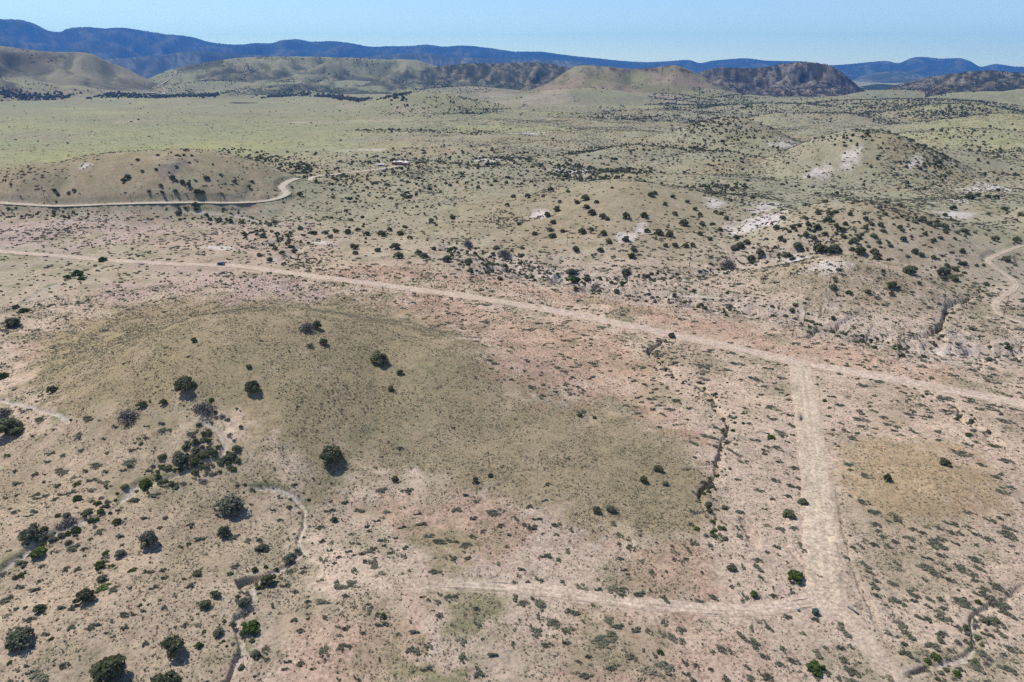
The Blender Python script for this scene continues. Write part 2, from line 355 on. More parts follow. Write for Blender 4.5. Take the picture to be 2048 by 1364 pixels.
# colour, softness px, strength, grass amount, polygon
PATCH_PX = [
 (BEIGE, 30, .9, .45, [(-200,860),(250,850),(450,850),(560,970),(620,1010),(600,1100),(520,1200),(440,1420),(-200,1420)]),
 (PINK, 22, .9, .1, [(-100,415),(420,412),(600,450),(680,480),(660,540),(445,522),(-100,492)]),
 (BEIGE, 20, .8, .3, [(250,470),(560,455),(700,500),(660,545),(445,522),(280,515)]),
 (GRASS, 26, 1.0, .9, [(30,730),(80,665),(200,612),(350,590),(480,585),(640,594),(760,604),(880,640),(960,700),(1000,760),(1080,790),(1200,800),(1290,830),(1360,870),(1412,930),(1402,1000),(1392,1085),(1300,1088),(1180,1040),(1000,985),(850,985),(700,975),(560,968),(470,930),(440,860),(400,838),(250,838),(140,830),(60,770)]),
 (PINK, 16, 1.0, .1, [(60,690),(130,620),(250,575),(420,548),(560,562),(640,588),(480,582),(350,586),(200,608),(110,650)]),
 (RED, 20, .6, .15, [(40,720),(60,690),(130,620),(200,610),(110,665),(70,720)]),
 (RED, 30, .75, .3, [(760,585),(1000,610),(1200,650),(1350,700),(1320,790),(1400,870),(1340,850),(1230,800),(1090,785),(1010,730),(960,650),(850,605)]),
 (RED, 14, .75, .1, [(560,535),(800,552),(1000,580),(1250,632),(1600,718),(1700,735),(1900,775),(1900,735),(1700,700),(1500,655),(1250,600),(1000,566),(760,530)]),
 (RED, 22, .85, .1, [(660,1000),(800,990),(960,1000),(1040,1060),(990,1110),(900,1120),(780,1060)]),
 (ORANGE, 24, 1.0, .25, [(1690,890),(1790,872),(1900,900),(1970,950),(2005,1000),(1900,1025),(1780,1030),(1712,1000),(1690,940)]),
 (RED, 40, .6, .1, [(560,1250),(700,1190),(850,1190),(900,1400),(560,1400)]),
 (RED, 40, .55, .2, [(1150,1232),(1450,1236),(1600,1400),(1050,1400)]),
 (RED, 25, .7, .2, [(1230,1095),(1400,1098),(1440,1190),(1260,1190)]),
 (OLIVE, 40, .75, 1.0, [(870,1182),(940,1190),(1030,1198),(1010,1240),(960,1310),(905,1300),(880,1250)]),
 (OLIVE, 30, .8, 1.0, [(760,1330),(860,1290),(900,1364),(760,1390)]),
 (OLIVE, 25, .6, 1.0, [(800,1080),(900,1060),(980,1080),(940,1110),(830,1110)]),
 (OLIVE, 25, .45, .9, [(1150,1230),(1230,1250),(1260,1310),(1180,1320)]),
 (GRASS, 16, .8, .8, [(-100,395),(-100,330),(150,305),(400,292),(520,305),(550,360),(500,396),(300,403)]),
 (GRASS, 24, .6, .6, [(880,480),(960,400),(1080,380),(1240,362),(1350,372),(1450,440),(1400,490),(1200,510),(1020,500)]),
 (GRASS, 20, .7, .6, [(1560,530),(1700,540),(1900,560),(1960,600),(1750,610),(1620,590)]),
 (GRASS, 20, .6, .6, [(1600,440),(1720,405),(1900,430),(1900,480),(1700,480)]),
 (srgb(128,120,120)*GAIN, 6, .85, .0, [(322,330),(345,320),(372,317),(388,326),(372,342),(350,350),(332,345)]),
 (VALLEY, 14, .9, .5, [(-600,298),(-600,188),(500,188),(700,192),(1000,215),(1050,240),(800,262),(640,285),(300,300)]),
 (LIME, 9, .7, .4, [(-600,290),(-600,262),(200,255),(620,252),(760,262),(500,285),(200,298)]),
 (LIME, 6, .6, .4, [(-600,248),(-600,238),(150,246),(450,254),(300,258),(0,256)]),
 (srgb(170,150,135)*GAIN, 6, .6, .2, [(20,274),(80,264),(170,268),(120,277)]),
 (srgb(150,150,125)*GAIN, 6, .6, .2, [(150,250),(300,246),(420,250),(300,256)]),
 (LIME, 5, .4, .4, [(800,200),(900,190),(1000,210),(900,218)]),
 (ORANGE, 12, .35, .3, [(1100,430),(1200,450),(1250,480),(1050,480)]),
]
WHITE_PX = [(1075,432,24,7),(1255,473,22,6),(1282,458,14,8),(1430,405,26,10),(1530,412,38,14),(1540,436,46,16),(1490,452,46,10),(1600,520,40,6),(1655,528,44,12),(1985,378,62,9),(1905,432,44,10),(1900,400,40,8),(1640,345,30,3),(165,330,16,3),(1580,288,46,5),(1700,318,25,5),(1830,322,25,5),(1060,265,50,4),(720,300,60,3),(970,320,30,3),(1150,345,60,6),(430,495,60,4),(1780,690,60,7),(1900,690,60,7),(640,485,30,5),(1100,545,50,10)]
def flat_uv(x, y): return proj(x, y, 0*x)
PATCHES = []
for (c, soft, st, gr, pts) in PATCH_PX:
    P = castl([(a, max(b, 187)) for a, b in pts]); u, v = flat_uv(P[:, 0], P[:, 1]); PATCHES.append((c, soft, st, gr, np.stack([u, v], -1)))
WH = []
for (a, b, ra, rb) in WHITE_PX:
    P = castl([(a, b)]); u, v = flat_uv(P[:, 0], P[:, 1]); WH.append((u[0], v[0], ra, rb))
def poly_sd(u, v, P):
    inside = np.zeros(u.shape, bool); d = np.full(u.shape, 1e9)
    for a, b in zip(P, np.roll(P, -1, 0)):
        ab = b-a; t = np.clip(((u-a[0])*ab[0]+(v-a[1])*ab[1])/(ab@ab+1e-9), 0, 1)
        d = np.minimum(d, np.hypot(u-a[0]-t*ab[0], v-a[1]-t*ab[1]))
        c = (a[1] > v) != (b[1] > v)
        if abs(b[1]-a[1]) > 1e-9: inside ^= c & (u < (b[0]-a[0])*(v-a[1])/(b[1]-a[1])+a[0])
    return np.where(inside, -d, d)
def cover(x, y, rid=None):
    """base colour of the ground and how grassy it is"""
    u, v = flat_uv(x, y); r = np.hypot(x, y)
    n1 = fbm(x/45, y/45, 4, 300); n2 = fbm(x/9, y/9, 3, 310); n3 = fbm(x/160, y/160, 3, 320); n4 = fbm(x/2.6, y/2.6, 2, 330)
    c = PALE[None]*np.ones((len(x), 1)); g = np.full(x.shape, .18)
    def mix(col, m): 
        nonlocal c
        c = c*(1-m[:, None]) + col[None]*m[:, None]
    m = sst(330, 620, r); mix(MID, m); g = g*(1-m)+.35*m
    m5 = sst(.0, .45, fbm(x/13, y/13, 4, 340)+.35*n1+.15*n4); m6 = sst(.05, .4, fbm(x/4.5, y/8, 3, 350)+.3*n1)
    m = sst(380, 700, r)*sst(.05, .45, n1+.4*n3); mix(GRASS, m*.55); g = np.maximum(g, .6*m)
    m = sst(1500, 3200, r); mix(FARG, m*.8)
    nv = fbm(x/420, y/260, 4, 370); nw = fbm(x/210, y/420, 4, 380)
    for (col, soft, st, gr, P) in PATCHES:
        lo = P.min(0)-3*soft; hi = P.max(0)+3*soft
        j = np.nonzero((u > lo[0]) & (u < hi[0]) & (v > lo[1]) & (v < hi[1]))[0]
        if len(j) == 0: continue
        sd = poly_sd(u[j], v[j], P) + soft*(1.6*n1[j]+1.5*n2[j]+1.2*n4[j])
        w = st*sst(soft*1.3, -soft*1.3, sd)
        c[j] = c[j]*(1-w[:, None]) + col[None]*w[:, None]; g[j] = g[j]*(1-w)+gr*w
    for (a, b, ra, rb) in WH:
        e = np.hypot((u-a)/ra, (v-b)/rb) + .9*n2+.4*n1
        w = .9*sst(1.1, .4, e); mix(WHITE, w); g = g*(1-w)
    m = sst(900, 1300, r); mix(srgb(186,184,128)*GAIN, .55*m*sst(.05, .4, nv)); mix(srgb(160,146,124)*GAIN, .5*m*sst(.1, .45, nw)); mix(srgb(202,184,160)*GAIN, .5*m*sst(.3, .5, nw*.6-nv*.7))
    mix(srgb(154,146,116)*GAIN, (.26+.16*sst(300, 500, r))*m5); g = np.maximum(g, .75*m5); mix(srgb(132,130,100)*GAIN, .30*m6*m5)
    mix(srgb(204,180,158)*GAIN, .28*sst(.1, .5, fbm(x/7, y/11, 4, 360)-.2*n1))
    # broad natural drift in tone
    c = c*(1+.12*n1+.10*n2+.05*n3+.06*n4)[:, None]
    c = c*np.stack([1+.03*n3, 1+0*n3, 1-.05*n3-.03*n1], -1)
    return c, g

# ------------------------------------------------------------------ materials
def mat(name): 
    m = bpy.data.materials.new(name); m.use_nodes = True; n = m.node_tree.nodes; l = m.node_tree.links
    b = n['Principled BSDF']; b.inputs['Specular IOR Level'].default_value = .15; b.inputs['Roughness'].default_value = .9
    return m, n, l, b
def simple(name, col, rough=.85, spec=.15, metal=0, var=.15, scale=3.0):
    m, n, l, b = mat(name)
    tc = n.new('ShaderNodeTexCoord'); no = n.new('ShaderNodeTexNoise'); no.inputs['Scale'].default_value = scale; no.inputs['Detail'].default_value = 4
    hs = n.new('ShaderNodeHueSaturation'); hs.inputs['Color'].default_value = (*col, 1)
    mr = n.new('ShaderNodeMapRange'); mr.inputs[1].default_value = .25; mr.inputs[2].default_value = .75; mr.inputs[3].default_value = 1-var; mr.inputs[4].default_value = 1+var
    l.new(tc.outputs['Object'], no.inputs['Vector']); l.new(no.outputs[0], mr.inputs[0]); l.new(mr.outputs[0], hs.inputs['Value']); l.new(hs.outputs[0], b.inputs['Base Color'])
    b.inputs['Roughness'].default_value = rough; b.inputs['Specular IOR Level'].default_value = spec; b.inputs['Metallic'].default_value = metal
    return m
def ground_material(name, road=False):
    m, n, l, b = mat(name)
    at = n.new('ShaderNodeAttribute'); at.attribute_name = 'soil'
    ge = n.new('ShaderNodeAttribute'); ge.attribute_name = 'grassy'
    geo = n.new('ShaderNodeNewGeometry')
    def noise(sc, det, rough=.6):
        t = n.new('ShaderNodeTexNoise'); t.inputs['Scale'].default_value = sc; t.inputs['Detail'].default_value = det; t.inputs['Roughness'].default_value = rough
        l.new(geo.outputs['Position'], t.inputs['Vector']); return t.outputs[0]
    def mapr(src, a, b_, c, d):
        q = n.new('ShaderNodeMapRange'); q.inputs[1].default_value = a; q.inputs[2].default_value = b_; q.inputs[3].default_value = c; q.inputs[4].default_value = d
        l.new(src, q.inputs[0]); return q.outputs[0]
    def math_(op, a, b_):
        q = n.new('ShaderNodeMath'); q.operation = op
        for i, s in enumerate((a, b_)):
            if hasattr(s, 'links'): l.new(s, q.inputs[i])
            else: q.inputs[i].default_value = s
        return q.outputs[0]
    def mixc(f, a, b_):
        q = n.new('ShaderNodeMix'); q.data_type = 'RGBA'
        if hasattr(f, 'links'): l.new(f, q.inputs[0])
        else: q.inputs[0].default_value = f
        for i, s in ((6, a), (7, b_)):
            if hasattr(s, 'links'): l.new(s, q.inputs[i])
            else: q.inputs[i].default_value = (*s, 1)
        return q.outputs[2]
    fine = noise(1.15, 6, .8); med = noise(.33, 5, .65); big = noise(.05, 3, .5)
    # grass tufts darken the soil in small flecks; pebbles lighten it
    fleck = mapr(fine, .50, .62, 0, 1)
    fleck2 = mapr(med, .46, .64, 0, 1)
    gf = math_('MULTIPLY', ge.outputs['Fac'], math_('MULTIPLY_ADD', fleck, .65)); 
    gf = math_('MULTIPLY', ge.outputs['Fac'], math_('ADD', math_('MULTIPLY', fleck, .55), math_('MULTIPLY', fleck2, .22)))
    gcol = mixc(fleck2, tuple(srgb(130,117,90)*.66), tuple(srgb(132,124,90)*.68))
    c1 = mixc(gf, at.outputs['Color'], gcol)
    hs = n.new('ShaderNodeHueSaturation'); l.new(c1, hs.inputs['Color'])
    val = math_('ADD', mapr(fine, .38, .62, -.40, .36), math_('ADD', mapr(med, .35, .65, -.16, .16), mapr(big, .3, .7, .95, 1.05)))
    l.new(val, hs.inputs['Value']); l.new(hs.outputs[0], b.inputs['Base Color'])
    b.inputs['Roughness'].default_value = .95; b.inputs['Specular IOR Level'].default_value = .05
    bp = n.new('ShaderNodeBump'); bp.inputs['Strength'].default_value = .8 if not road else .35; bp.inputs['Distance'].default_value = .5 if not road else .2
    hgt = math_('ADD', math_('MULTIPLY', fine, .6), math_('MULTIPLY', med, .8))
    l.new(hgt, bp.inputs['Height']); l.new(bp.outputs[0], b.inputs['Normal'])
    return m
M_GROUND = ground_material('desert_ground'); M_ROAD = ground_material('graded_dirt', True)
def foliage(name, c1, c2, trans=.15):
    m, n, l, b = mat(name)
    oi = n.new('ShaderNodeObjectInfo'); geo = n.new('ShaderNodeNewGeometry')
    no = n.new('ShaderNodeTexNoise'); no.inputs['Scale'].default_value = 1.4; no.inputs['Detail'].default_value = 2
    tc = n.new('ShaderNodeTexCoord'); l.new(tc.outputs['Object'], no.inputs['Vector'])
    ad = n.new('ShaderNodeMath'); ad.operation = 'ADD'; l.new(oi.outputs['Random'], ad.inputs[0]); l.new(no.outputs[0], ad.inputs[1])
    mr = n.new('ShaderNodeMapRange'); mr.inputs[1].default_value = .35; mr.inputs[2].default_value = 1.25; l.new(ad.outputs[0], mr.inputs[0])
    mx = n.new('ShaderNodeMix'); mx.data_type = 'RGBA'; mx.inputs[6].default_value = (*c1, 1); mx.inputs[7].default_value = (*c2, 1)
    l.new(mr.outputs[0], mx.inputs[0]); l.new(mx.outputs[2], b.inputs['Base Color'])
    tr = n.new('ShaderNodeBsdfTranslucent'); l.new(mx.outputs[2], tr.inputs[0])
    ms = n.new('ShaderNodeMixShader'); ms.inputs[0].default_value = trans
    out = n['Material Output']; l.new(b.outputs[0], ms.inputs[1]); l.new(tr.outputs[0], ms.inputs[2]); l.new(ms.outputs[0], out.inputs[0])
    return m
M_JUN = foliage('juniper_foliage', (.115,.128,.066), (.185,.19,.105), .32)
M_BRIGHT = foliage('bright_foliage', (.075,.12,.03), (.125,.165,.05), .3)
M_GREY = foliage('grey_green_foliage', (.145,.155,.105), (.21,.215,.15), .28)
M_LOW = foliage('scrub_foliage', (.115,.122,.082), (.19,.188,.13), .25)
M_DRY = foliage('dry_grass', (.24,.215,.14), (.34,.30,.20), .25)
M_TUFT = foliage('grass_tuft_blades', (.145,.138,.092), (.225,.21,.145), .22)
M_BARE = simple('bare_grey_wood', (.20,.18,.165), .9, .1, 0, .25, 2)
M_BARK = simple('bark', (.085,.062,.045), .95, .1, 0, .3, 6)
M_POLE = simple('weathered_pole_wood', (.10,.078,.06), .9, .1, 0, .2, 2)
M_STONE = simple('field_stone', (.36,.31,.26), .9, .2, 0, .3, 5)

# ------------------------------------------------------------------ object helpers
def meshobj(name, V, F, m, parent=None, smooth=False, loc=None):
    me = bpy.data.meshes.new(name); me.from_pydata([tuple(map(float, v)) for v in V], [], [tuple(map(int, f)) for f in F]); me.update()
    if m: me.materials.append(m)
    if smooth: me.polygons.foreach_set('use_smooth', np.ones(len(me.polygons), bool))
    o = bpy.data.objects.new(name, me); COL.objects.link(o)
    if parent: o.parent = parent
    if loc is not None: o.location = loc
    return o
def tag(o, label=None, cat=None, group=None, kind=None):
    if label: o['label'] = label
    if cat: o['category'] = cat
    if group: o['group'] = group
    if kind: o['kind'] = kind
    return o
def empty(name, loc, rz=0):
    o = bpy.data.objects.new(name, None); COL.objects.link(o); o.location = loc; o.rotation_euler = (0, 0, rz); o.empty_display_size = .5; return o
def color_attr(me, name, c):
    a = me.attributes.new(name, 'FLOAT_COLOR', 'POINT'); a.data.foreach_set('color', np.c_[c, np.ones(len(c))].astype(np.float32).ravel())
def float_attr(me, name, v):
    a = me.attributes.new(name, 'FLOAT', 'POINT'); a.data.foreach_set('value', np.asarray(v, np.float32))
def quad_grid(nr, nc):
    i = np.arange(nr*nc).reshape(nr, nc)
    return np.stack([i[:-1, :-1], i[:-1, 1:], i[1:, 1:], i[1:, :-1]], -1).reshape(-1, 4)
def big_mesh(name, V, Q, m):
    me = bpy.data.meshes.new(name); me.vertices.add(len(V)); me.vertices.foreach_set('co', V.astype(np.float32).ravel())
    me.loops.add(Q.size); me.loops.foreach_set('vertex_index', Q.astype(np.int32).ravel())
    me.polygons.add(len(Q)); me.polygons.foreach_set('loop_start', (np.arange(len(Q))*4).astype(np.int32))
    me.polygons.foreach_set('use_smooth', np.ones(len(Q), bool))
    me.update(calc_edges=True); me.materials.append(m)
    o = bpy.data.objects.new(name, me); COL.objects.link(o); return o

# ------------------------------------------------------------------ the ground sheet
GZ, CUT, ROADM, WASHM, BARE, LUSH = carve(GX, GY, GZ0)
gc, gg = cover(GX, GY)
n_f = fbm(GX/5, GY/5, 2, 400)
w = BARE*sst(-.3, .5, n_f+.3); gc = gc*(1-.75*w[:, None]) + (PALE*.5+WHITE*.35)[None]*1.05*.75*w[:, None]; gg = gg*(1-w)
gc = gc*(1-.6*LUSH[:, None]) + srgb(142,146,98)[None]*GAIN*.6*LUSH[:, None]; gg = np.maximum(gg, LUSH*.8)
gc = gc*(1-.8*WASHM[:, None]) + WASHC[None]*.8*WASHM[:, None]; gg = gg*(1-WASHM)
gc = gc*(1-.6*ROADM[:, None]) + ROADP[None]*.6*ROADM[:, None]; gg = gg*(1-ROADM)
# far ranges: grassy, scrubby, rocky or wooded, in patches of their own
RC = {'far': (np.array([.022,.033,.022]), np.array([.085,.08,.055])), 'fore': (np.array([.05,.062,.036]), np.array([.16,.145,.10])), 'left': (srgb(160,152,122)*.66, srgb(122,116,94)*.62),
      'middle': (srgb(160,158,124)*.66, srgb(104,106,86)*.6), 'scrub': (srgb(84,88,70)*.55, srgb(152,146,122)*.6), 'rock': (srgb(76,75,70)*.5, srgb(156,146,142)*.55), 'rockright': (srgb(72,75,62)*.5, srgb(154,146,134)*.55),
      'butte': (srgb(150,142,106)*.62, srgb(170,150,126)*.62)}
zg = GZ.reshape(len(rr), len(th)); st_ = 5
conc = np.zeros_like(zg); conc[:, st_:-st_] = (zg[:, 2*st_:]+zg[:, :-2*st_]-2*zg[:, st_:-st_]); conc = (conc/(rr[:, None]*R(.1)*st_)).ravel()     # draws are concave: darkened for brush, and as painted shade to strengthen relief
for k, rg in enumerate(RIDGES):
    m = RID == k
    if not m.any(): continue
    a, b = RC[rg[0]]; x, y = GX[m], GY[m]
    q_ = 2.0 if rg[0] in ('far', 'fore') else 1.0; f = fbm(x/260/q_, y/260/q_, 4, 500+k); s = fbm(x/22/q_, y/22/q_, 2, 520+k)
    if rg[0] in ('far', 'fore'): w = sst(.1, .55, f+.75*s)
    elif rg[0].startswith('rock') or rg[0] == 'scrub': w = sst(-.05, .55, .7*f+1.0*s)
    else: w = sst(.0, .4, f+.2*s)
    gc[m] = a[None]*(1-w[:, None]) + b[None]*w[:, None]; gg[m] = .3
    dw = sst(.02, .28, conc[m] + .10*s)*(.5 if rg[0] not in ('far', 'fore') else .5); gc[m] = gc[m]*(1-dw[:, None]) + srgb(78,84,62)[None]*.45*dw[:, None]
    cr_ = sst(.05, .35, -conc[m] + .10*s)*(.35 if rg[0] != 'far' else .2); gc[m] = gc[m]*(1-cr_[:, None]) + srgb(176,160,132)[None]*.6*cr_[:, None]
    if rg[0] == 'butte':
        rm = np.hypot(x, y); tt_ = (3900-rm)/700; rim = sst(.16, .03, tt_ + .10*fbm(x/25, y/25, 3, 555))*sst(150, 118, np.abs(GZ[m]-190)+0*x)*sst(.0, .35, fbm(x/35, y/35, 3, 557)+.15)
        gc[m] = gc[m]*(1-rim[:, None]) + srgb(104,88,74)[None]*.5*rim[:, None]
        green = sst(.0, .5, fbm(x/120+3, y/120, 2, 559)); gc[m] = gc[m]*(1-.4*green[:, None]) + LIME[None]*.4*green[:, None]
SEG = quad_grid(len(rr), len(th))
print('ground quads', len(SEG))
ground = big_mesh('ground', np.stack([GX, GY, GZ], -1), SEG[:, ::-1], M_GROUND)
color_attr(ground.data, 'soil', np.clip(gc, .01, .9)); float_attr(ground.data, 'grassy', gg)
tag(ground, 'sandy high desert ground with grassy hills, gullies and far ranges', kind='structure')

# ------------------------------------------------------------------ roads and washes
def strip(name, P, zc, half, prof, col, label, lift=.06, edge_wob=.5, seed=0, name_end=0, kfade=False):
    n = len(P); T = np.gradient(P, axis=0); T /= np.linalg.norm(T, axis=1, keepdims=True)+1e-9
    N = np.stack([T[:, 1], -T[:, 0]], -1); s = arc(P)
    cols = len(prof); V = np.zeros((n, cols, 3)); C = np.zeros((n, cols, 3)); G = np.zeros((n, cols))
    for j, (u, dz, k) in enumerate(prof):
        wob = edge_wob*fbm(s/5, s*0+j*3.1, 4, seed+j, .65)*(1 if abs(u) > .7 else .3)
        tap = 1.0; kf = 1.0
        if name_end > 0: tap = (.6+.4*sst(0, name_end, s[-1]-s))
        if name_end: kf = sst(0, abs(name_end), s[-1]-s)*(sst(0, 6, s) if kfade else 1)
        off = (u*half + wob*np.sign(u))*tap
        V[:, j, :2] = P + N*off[:, None]
        V[:, j, 2] = zc + dz + lift + np.hypot(P[:, 0], P[:, 1])*.00022
        V[:, j, 2] -= .3*(1-kf)
        cc, g = cover(V[:, j, 0], V[:, j, 1])
        tone = 1+.08*fbm(s/14, s*0+j*1.9, 4, seed+50) + .08*math.sin(j*2.4+seed)
        k = np.clip(k*kf*np.ones(n), 0, 1.1)[:, None]
        C[:, j] = cc*(1-k) + col[None]*k*tone[:, None]; G[:, j] = g*(1-np.minimum(1, k[:, 0]))*.5
    o = big_mesh(name, V.reshape(-1, 3), quad_grid(n, cols), M_ROAD)
    color_attr(o.data, 'soil', np.clip(C.reshape(-1, 3), 0, .9)); float_attr(o.data, 'grassy', G.ravel())
    tag(o, label, kind='structure'); return o
PROF = [(-1.5,-.16,.0),(-1.15,-.03,.3),(-.95,.03,.75),(-.72,-.02,.85),(-.45,-.08,1.1),(-.2,0,.9),(0,.04,.62),(.2,0,.9),(.45,-.08,1.1),(.72,-.02,.85),(.95,.03,.75),(1.15,-.03,.3),(1.5,-.16,.0)]
TWO = [(-1.5,-.14,.0),(-1.0,-.02,.4),(-.65,-.05,.9),(-.35,0,.6),(0,.04,.15),(.35,0,.6),(.65,-.05,.9),(1.0,-.02,.4),(1.5,-.14,.0)]
FAINT = [(-1.5,-.12,.0),(-1.0,-.02,.35),(-.6,-.03,.85),(0,.02,.6),(.6,-.03,.85),(1.0,-.02,.35),(1.5,-.12,.0)]
RL = {'main': (ROADP, 'long pinkish graded dirt road crossing the whole plain', PROF, .0), 'side': (ROADC, 'wide straight tan dirt road running down from the junction', PROF, .05),
      'spur': (ROADP, 'narrow pink dirt spur road curving off below the grassy mound', PROF, .03), 'tail': (PALE*1.06, 'faint pale track running on from the road bend to the bottom edge', FAINT, .0), 'hill': (PALE*.95, 'thin pale track climbing the far grassy hills behind the creek trees', FAINT, .5), 'upper': (srgb(214,202,184)*GAIN, 'pale bending dirt road leading to the terracotta house', PROF, .0), 'track': (PALE*.8+WHITE*.2, 'winding pale two-track on the right by the power poles', TWO, .0)}
for i, (k, (w, P)) in enumerate(ROADS.items()):
    c, lb, pr, lf = RL[k]; strip('dirt_road', P, ROADZ[k], w/2, pr, c, lb, .05+lf, 1.1 if w > 4 else .5, 600+20*i, {'side': -9, 'spur': 16, 'tail': -25, 'hill': -40}.get(k, 0), k in ('tail', 'spur'))
# ------------------------------------------------------------------ plants: shapes
def unit(v): return v/(np.linalg.norm(v, axis=-1, keepdims=True)+1e-9)
def cards(g, c, nrm, size, asp=1.0):
    n = len(c); t = unit(g.normal(size=(n, 3))); u = unit(np.cross(nrm, t)); v = np.cross(nrm, u)
    s = np.broadcast_to(np.asarray(size, float), (n,))[:, None]
    V = np.stack([c-u*s-v*s*asp, c+u*s-v*s*asp*.6, c+u*s*.7+v*s*asp, c-u*s*.8+v*s*asp*.8], 1).reshape(-1, 3)
    return V, np.arange(4*n).reshape(n, 4)
def join(parts):
    V, F, k = [], [], 0
    for v, f in parts:
        V.append(np.asarray(v)); F += [tuple(int(i)+k for i in q) for q in f]; k += len(v)
    return np.concatenate(V), F
def tube(path, rad, sides=5):
    path = np.asarray(path, float); n = len(path); T = unit(np.gradient(path, axis=0)); up = np.array([.31, .17, .93])
    A = unit(np.cross(T, up)); B = np.cross(T, A); ph = np.arange(sides)*2*np.pi/sides
    V = path[:, None] + (A[:, None]*np.cos(ph)[None, :, None] + B[:, None]*np.sin(ph)[None, :, None])*np.asarray(rad)[:, None, None]
    F = [(i*sides+j, i*sides+(j+1) % sides, (i+1)*sides+(j+1) % sides, (i+1)*sides+j) for i in range(n-1) for j in range(sides)]
    F.append(tuple((n-1)*sides+j for j in range(sides)))
    return V.reshape(-1, 3), F
def juniper_shape(seed, n=1500, tall=.95, ragged=.3, lobes=15, size=.085):
    g = np.random.default_rng(seed); L = []
    for i in range(lobes):
        a = i*2.399+g.uniform(-.5, .5); q = math.sqrt((i+.5)/lobes); rad = .80*q*(1-.35*g.random())
        zc = tall*(.42 + .62*(1-q**1.7)*g.uniform(.75, 1.1) + .10*g.normal())
        L.append((rad*math.cos(a), rad*math.sin(a), max(.32, zc), g.uniform(.20, .46)*(1-.15*q)))
    lean = g.normal(0, .14, 2); L = [(x+lean[0]*z+.08*g.normal(), y+lean[1]*z+.08*g.normal(), z, r) for (x, y, z, r) in L]
    for q in range(3): L[-1-q] = (L[-1-q][0]*1.12, L[-1-q][1]*1.12, L[-1-q][2]*.8, L[-1-q][3]*.7)
    per = n//lobes; P = []
    for (x, y, z, r) in L:
        d = unit(g.normal(size=(per, 3))+np.array([0, 0, .35])); k = g.uniform(.55, 1.0+ragged*.4, per)**.6
        c = np.array([x, y, z]) + d*(r*k)[:, None]*np.array([1, 1, .9]); c[:, 2] = np.maximum(c[:, 2], .06+.1*g.random(per))
        P.append(cards(g, c, unit(d+.8*g.normal(size=(per, 3))), g.uniform(.6, 1.3, per)*size, 1.2))
    return join(P), L
def trunk_shape(seed, L):
    g = np.random.default_rng(seed); P = [tube([(0, 0, -.08), (.02, .01, .12), (.0, .02, .34)], [.11, .085, .06], 6)]
    for (x, y, z, r) in L[::2][:7]:
        m = np.array([x*.45+.05*g.normal(), y*.45+.05*g.normal(), z*.62]); P.append(tube([(0, 0, .06), m, (x*.85, y*.85, z*.95)], [.06, .035, .012], 4))
    return join(P)
def shrub_shape(seed, n=300, h=.42, clumps=9, size=.075, flat=.6):
    """low spreading shrub: stems fanning from several crowns"""
    g = np.random.default_rng(seed); P = []
    for i in range(clumps):
        a = g.uniform(0, 2*np.pi); q = math.sqrt(g.random())*.72; cx, cy = q*math.cos(a), q*math.sin(a); r = g.uniform(.22, .42)
        k = n//clumps; d = unit(g.normal(size=(k, 3))+np.array([0, 0, .7])); d[:, 2] = np.abs(d[:, 2])
        c = np.array([cx, cy, .03]) + d*np.array([r, r, h*g.uniform(.7, 1.2)])*(g.uniform(.35, 1.05, k)**.7)[:, None]
        P.append(cards(g, c, unit(d+.9*g.normal(size=(k, 3))), g.uniform(.6, 1.35, k)*size, 1.3))
    return join(P)
def stems_shape(seed, n=9, h=.3):
    g = np.random.default_rng(seed); P = []
    for i in range(n):
        a = g.uniform(0, 6.28); q = g.uniform(.2, .7)
        P.append(tube([(.05*math.cos(a), .05*math.sin(a), -.05), (q*.5*math.cos(a), q*.5*math.sin(a), h*.5), (q*math.cos(a), q*math.sin(a), h*.85)], [.035, .022, .008], 3))
    return join(P)
def bare_shape(seed, n=34, h=.95):
    g = np.random.default_rng(seed); P = []
    for i in range(n):
        a = g.uniform(0, 6.28); q = g.uniform(.15, .95); e = h*math.sqrt(max(.08, 1-q*q))*g.uniform(.7, 1.05)
        m = np.array([q*.4*math.cos(a), q*.4*math.sin(a), e*.45]); t = np.array([q*math.cos(a), q*math.sin(a), e])
        P.append(tube([(.04*math.cos(a), .04*math.sin(a), -.05), m, t], [.035, .02, .007], 3))
        k = 14; s = g.random(k)[:, None]; b = m*(1-s)+t*s; d = unit(g.normal(size=(k, 3))+np.array([0, 0, .5]))*g.uniform(.08, .26, k)[:, None]
        w = unit(np.cross(d, g.normal(size=(k, 3))))*.011
        P.append((np.stack([b-w, b+w, b+d], 1).reshape(-1, 3), np.arange(3*k).reshape(k, 3)))
    return join(P)
def tuft_shape(seed, n=12):
    g = np.random.default_rng(seed); a = g.uniform(0, 6.28, n); l = g.uniform(.5, 1.1, n); b = g.normal(size=(n, 3))*.18*np.array([1, 1, 0])
    tip = b + np.stack([np.cos(a)*l*.55, np.sin(a)*l*.55, l*.62], -1); w = np.stack([-np.sin(a), np.cos(a), 0*a], -1)*.20
    return np.stack([b-w, b+w, tip], 1).reshape(-1, 3), np.arange(3*n).reshape(n, 3)
def mesh_of(name, VF, m):
    me = bpy.data.meshes.new(name); me.from_pydata([tuple(map(float, v)) for v in VF[0]], [], [tuple(map(int, f)) for f in VF[1]]); me.materials.append(m); me.update(); return me
JUN, SHR = {}, {}
def jun_family(key, m, seeds, **kw):
    JUN[key] = []
    for s in seeds:
        vf, L = juniper_shape(s, **kw); JUN[key].append((mesh_of('crown', vf, m), mesh_of('trunk', trunk_shape(s, L), M_BARK)))
jun_family('J', M_JUN, (1, 2, 3, 4, 5, 6, 7), n=1500, lobes=12, ragged=.8, size=.08)
jun_family('O', M_GREY, (11, 12, 13), n=1500, tall=.9, ragged=.6, lobes=20, size=.07)       # looser grey-green trees
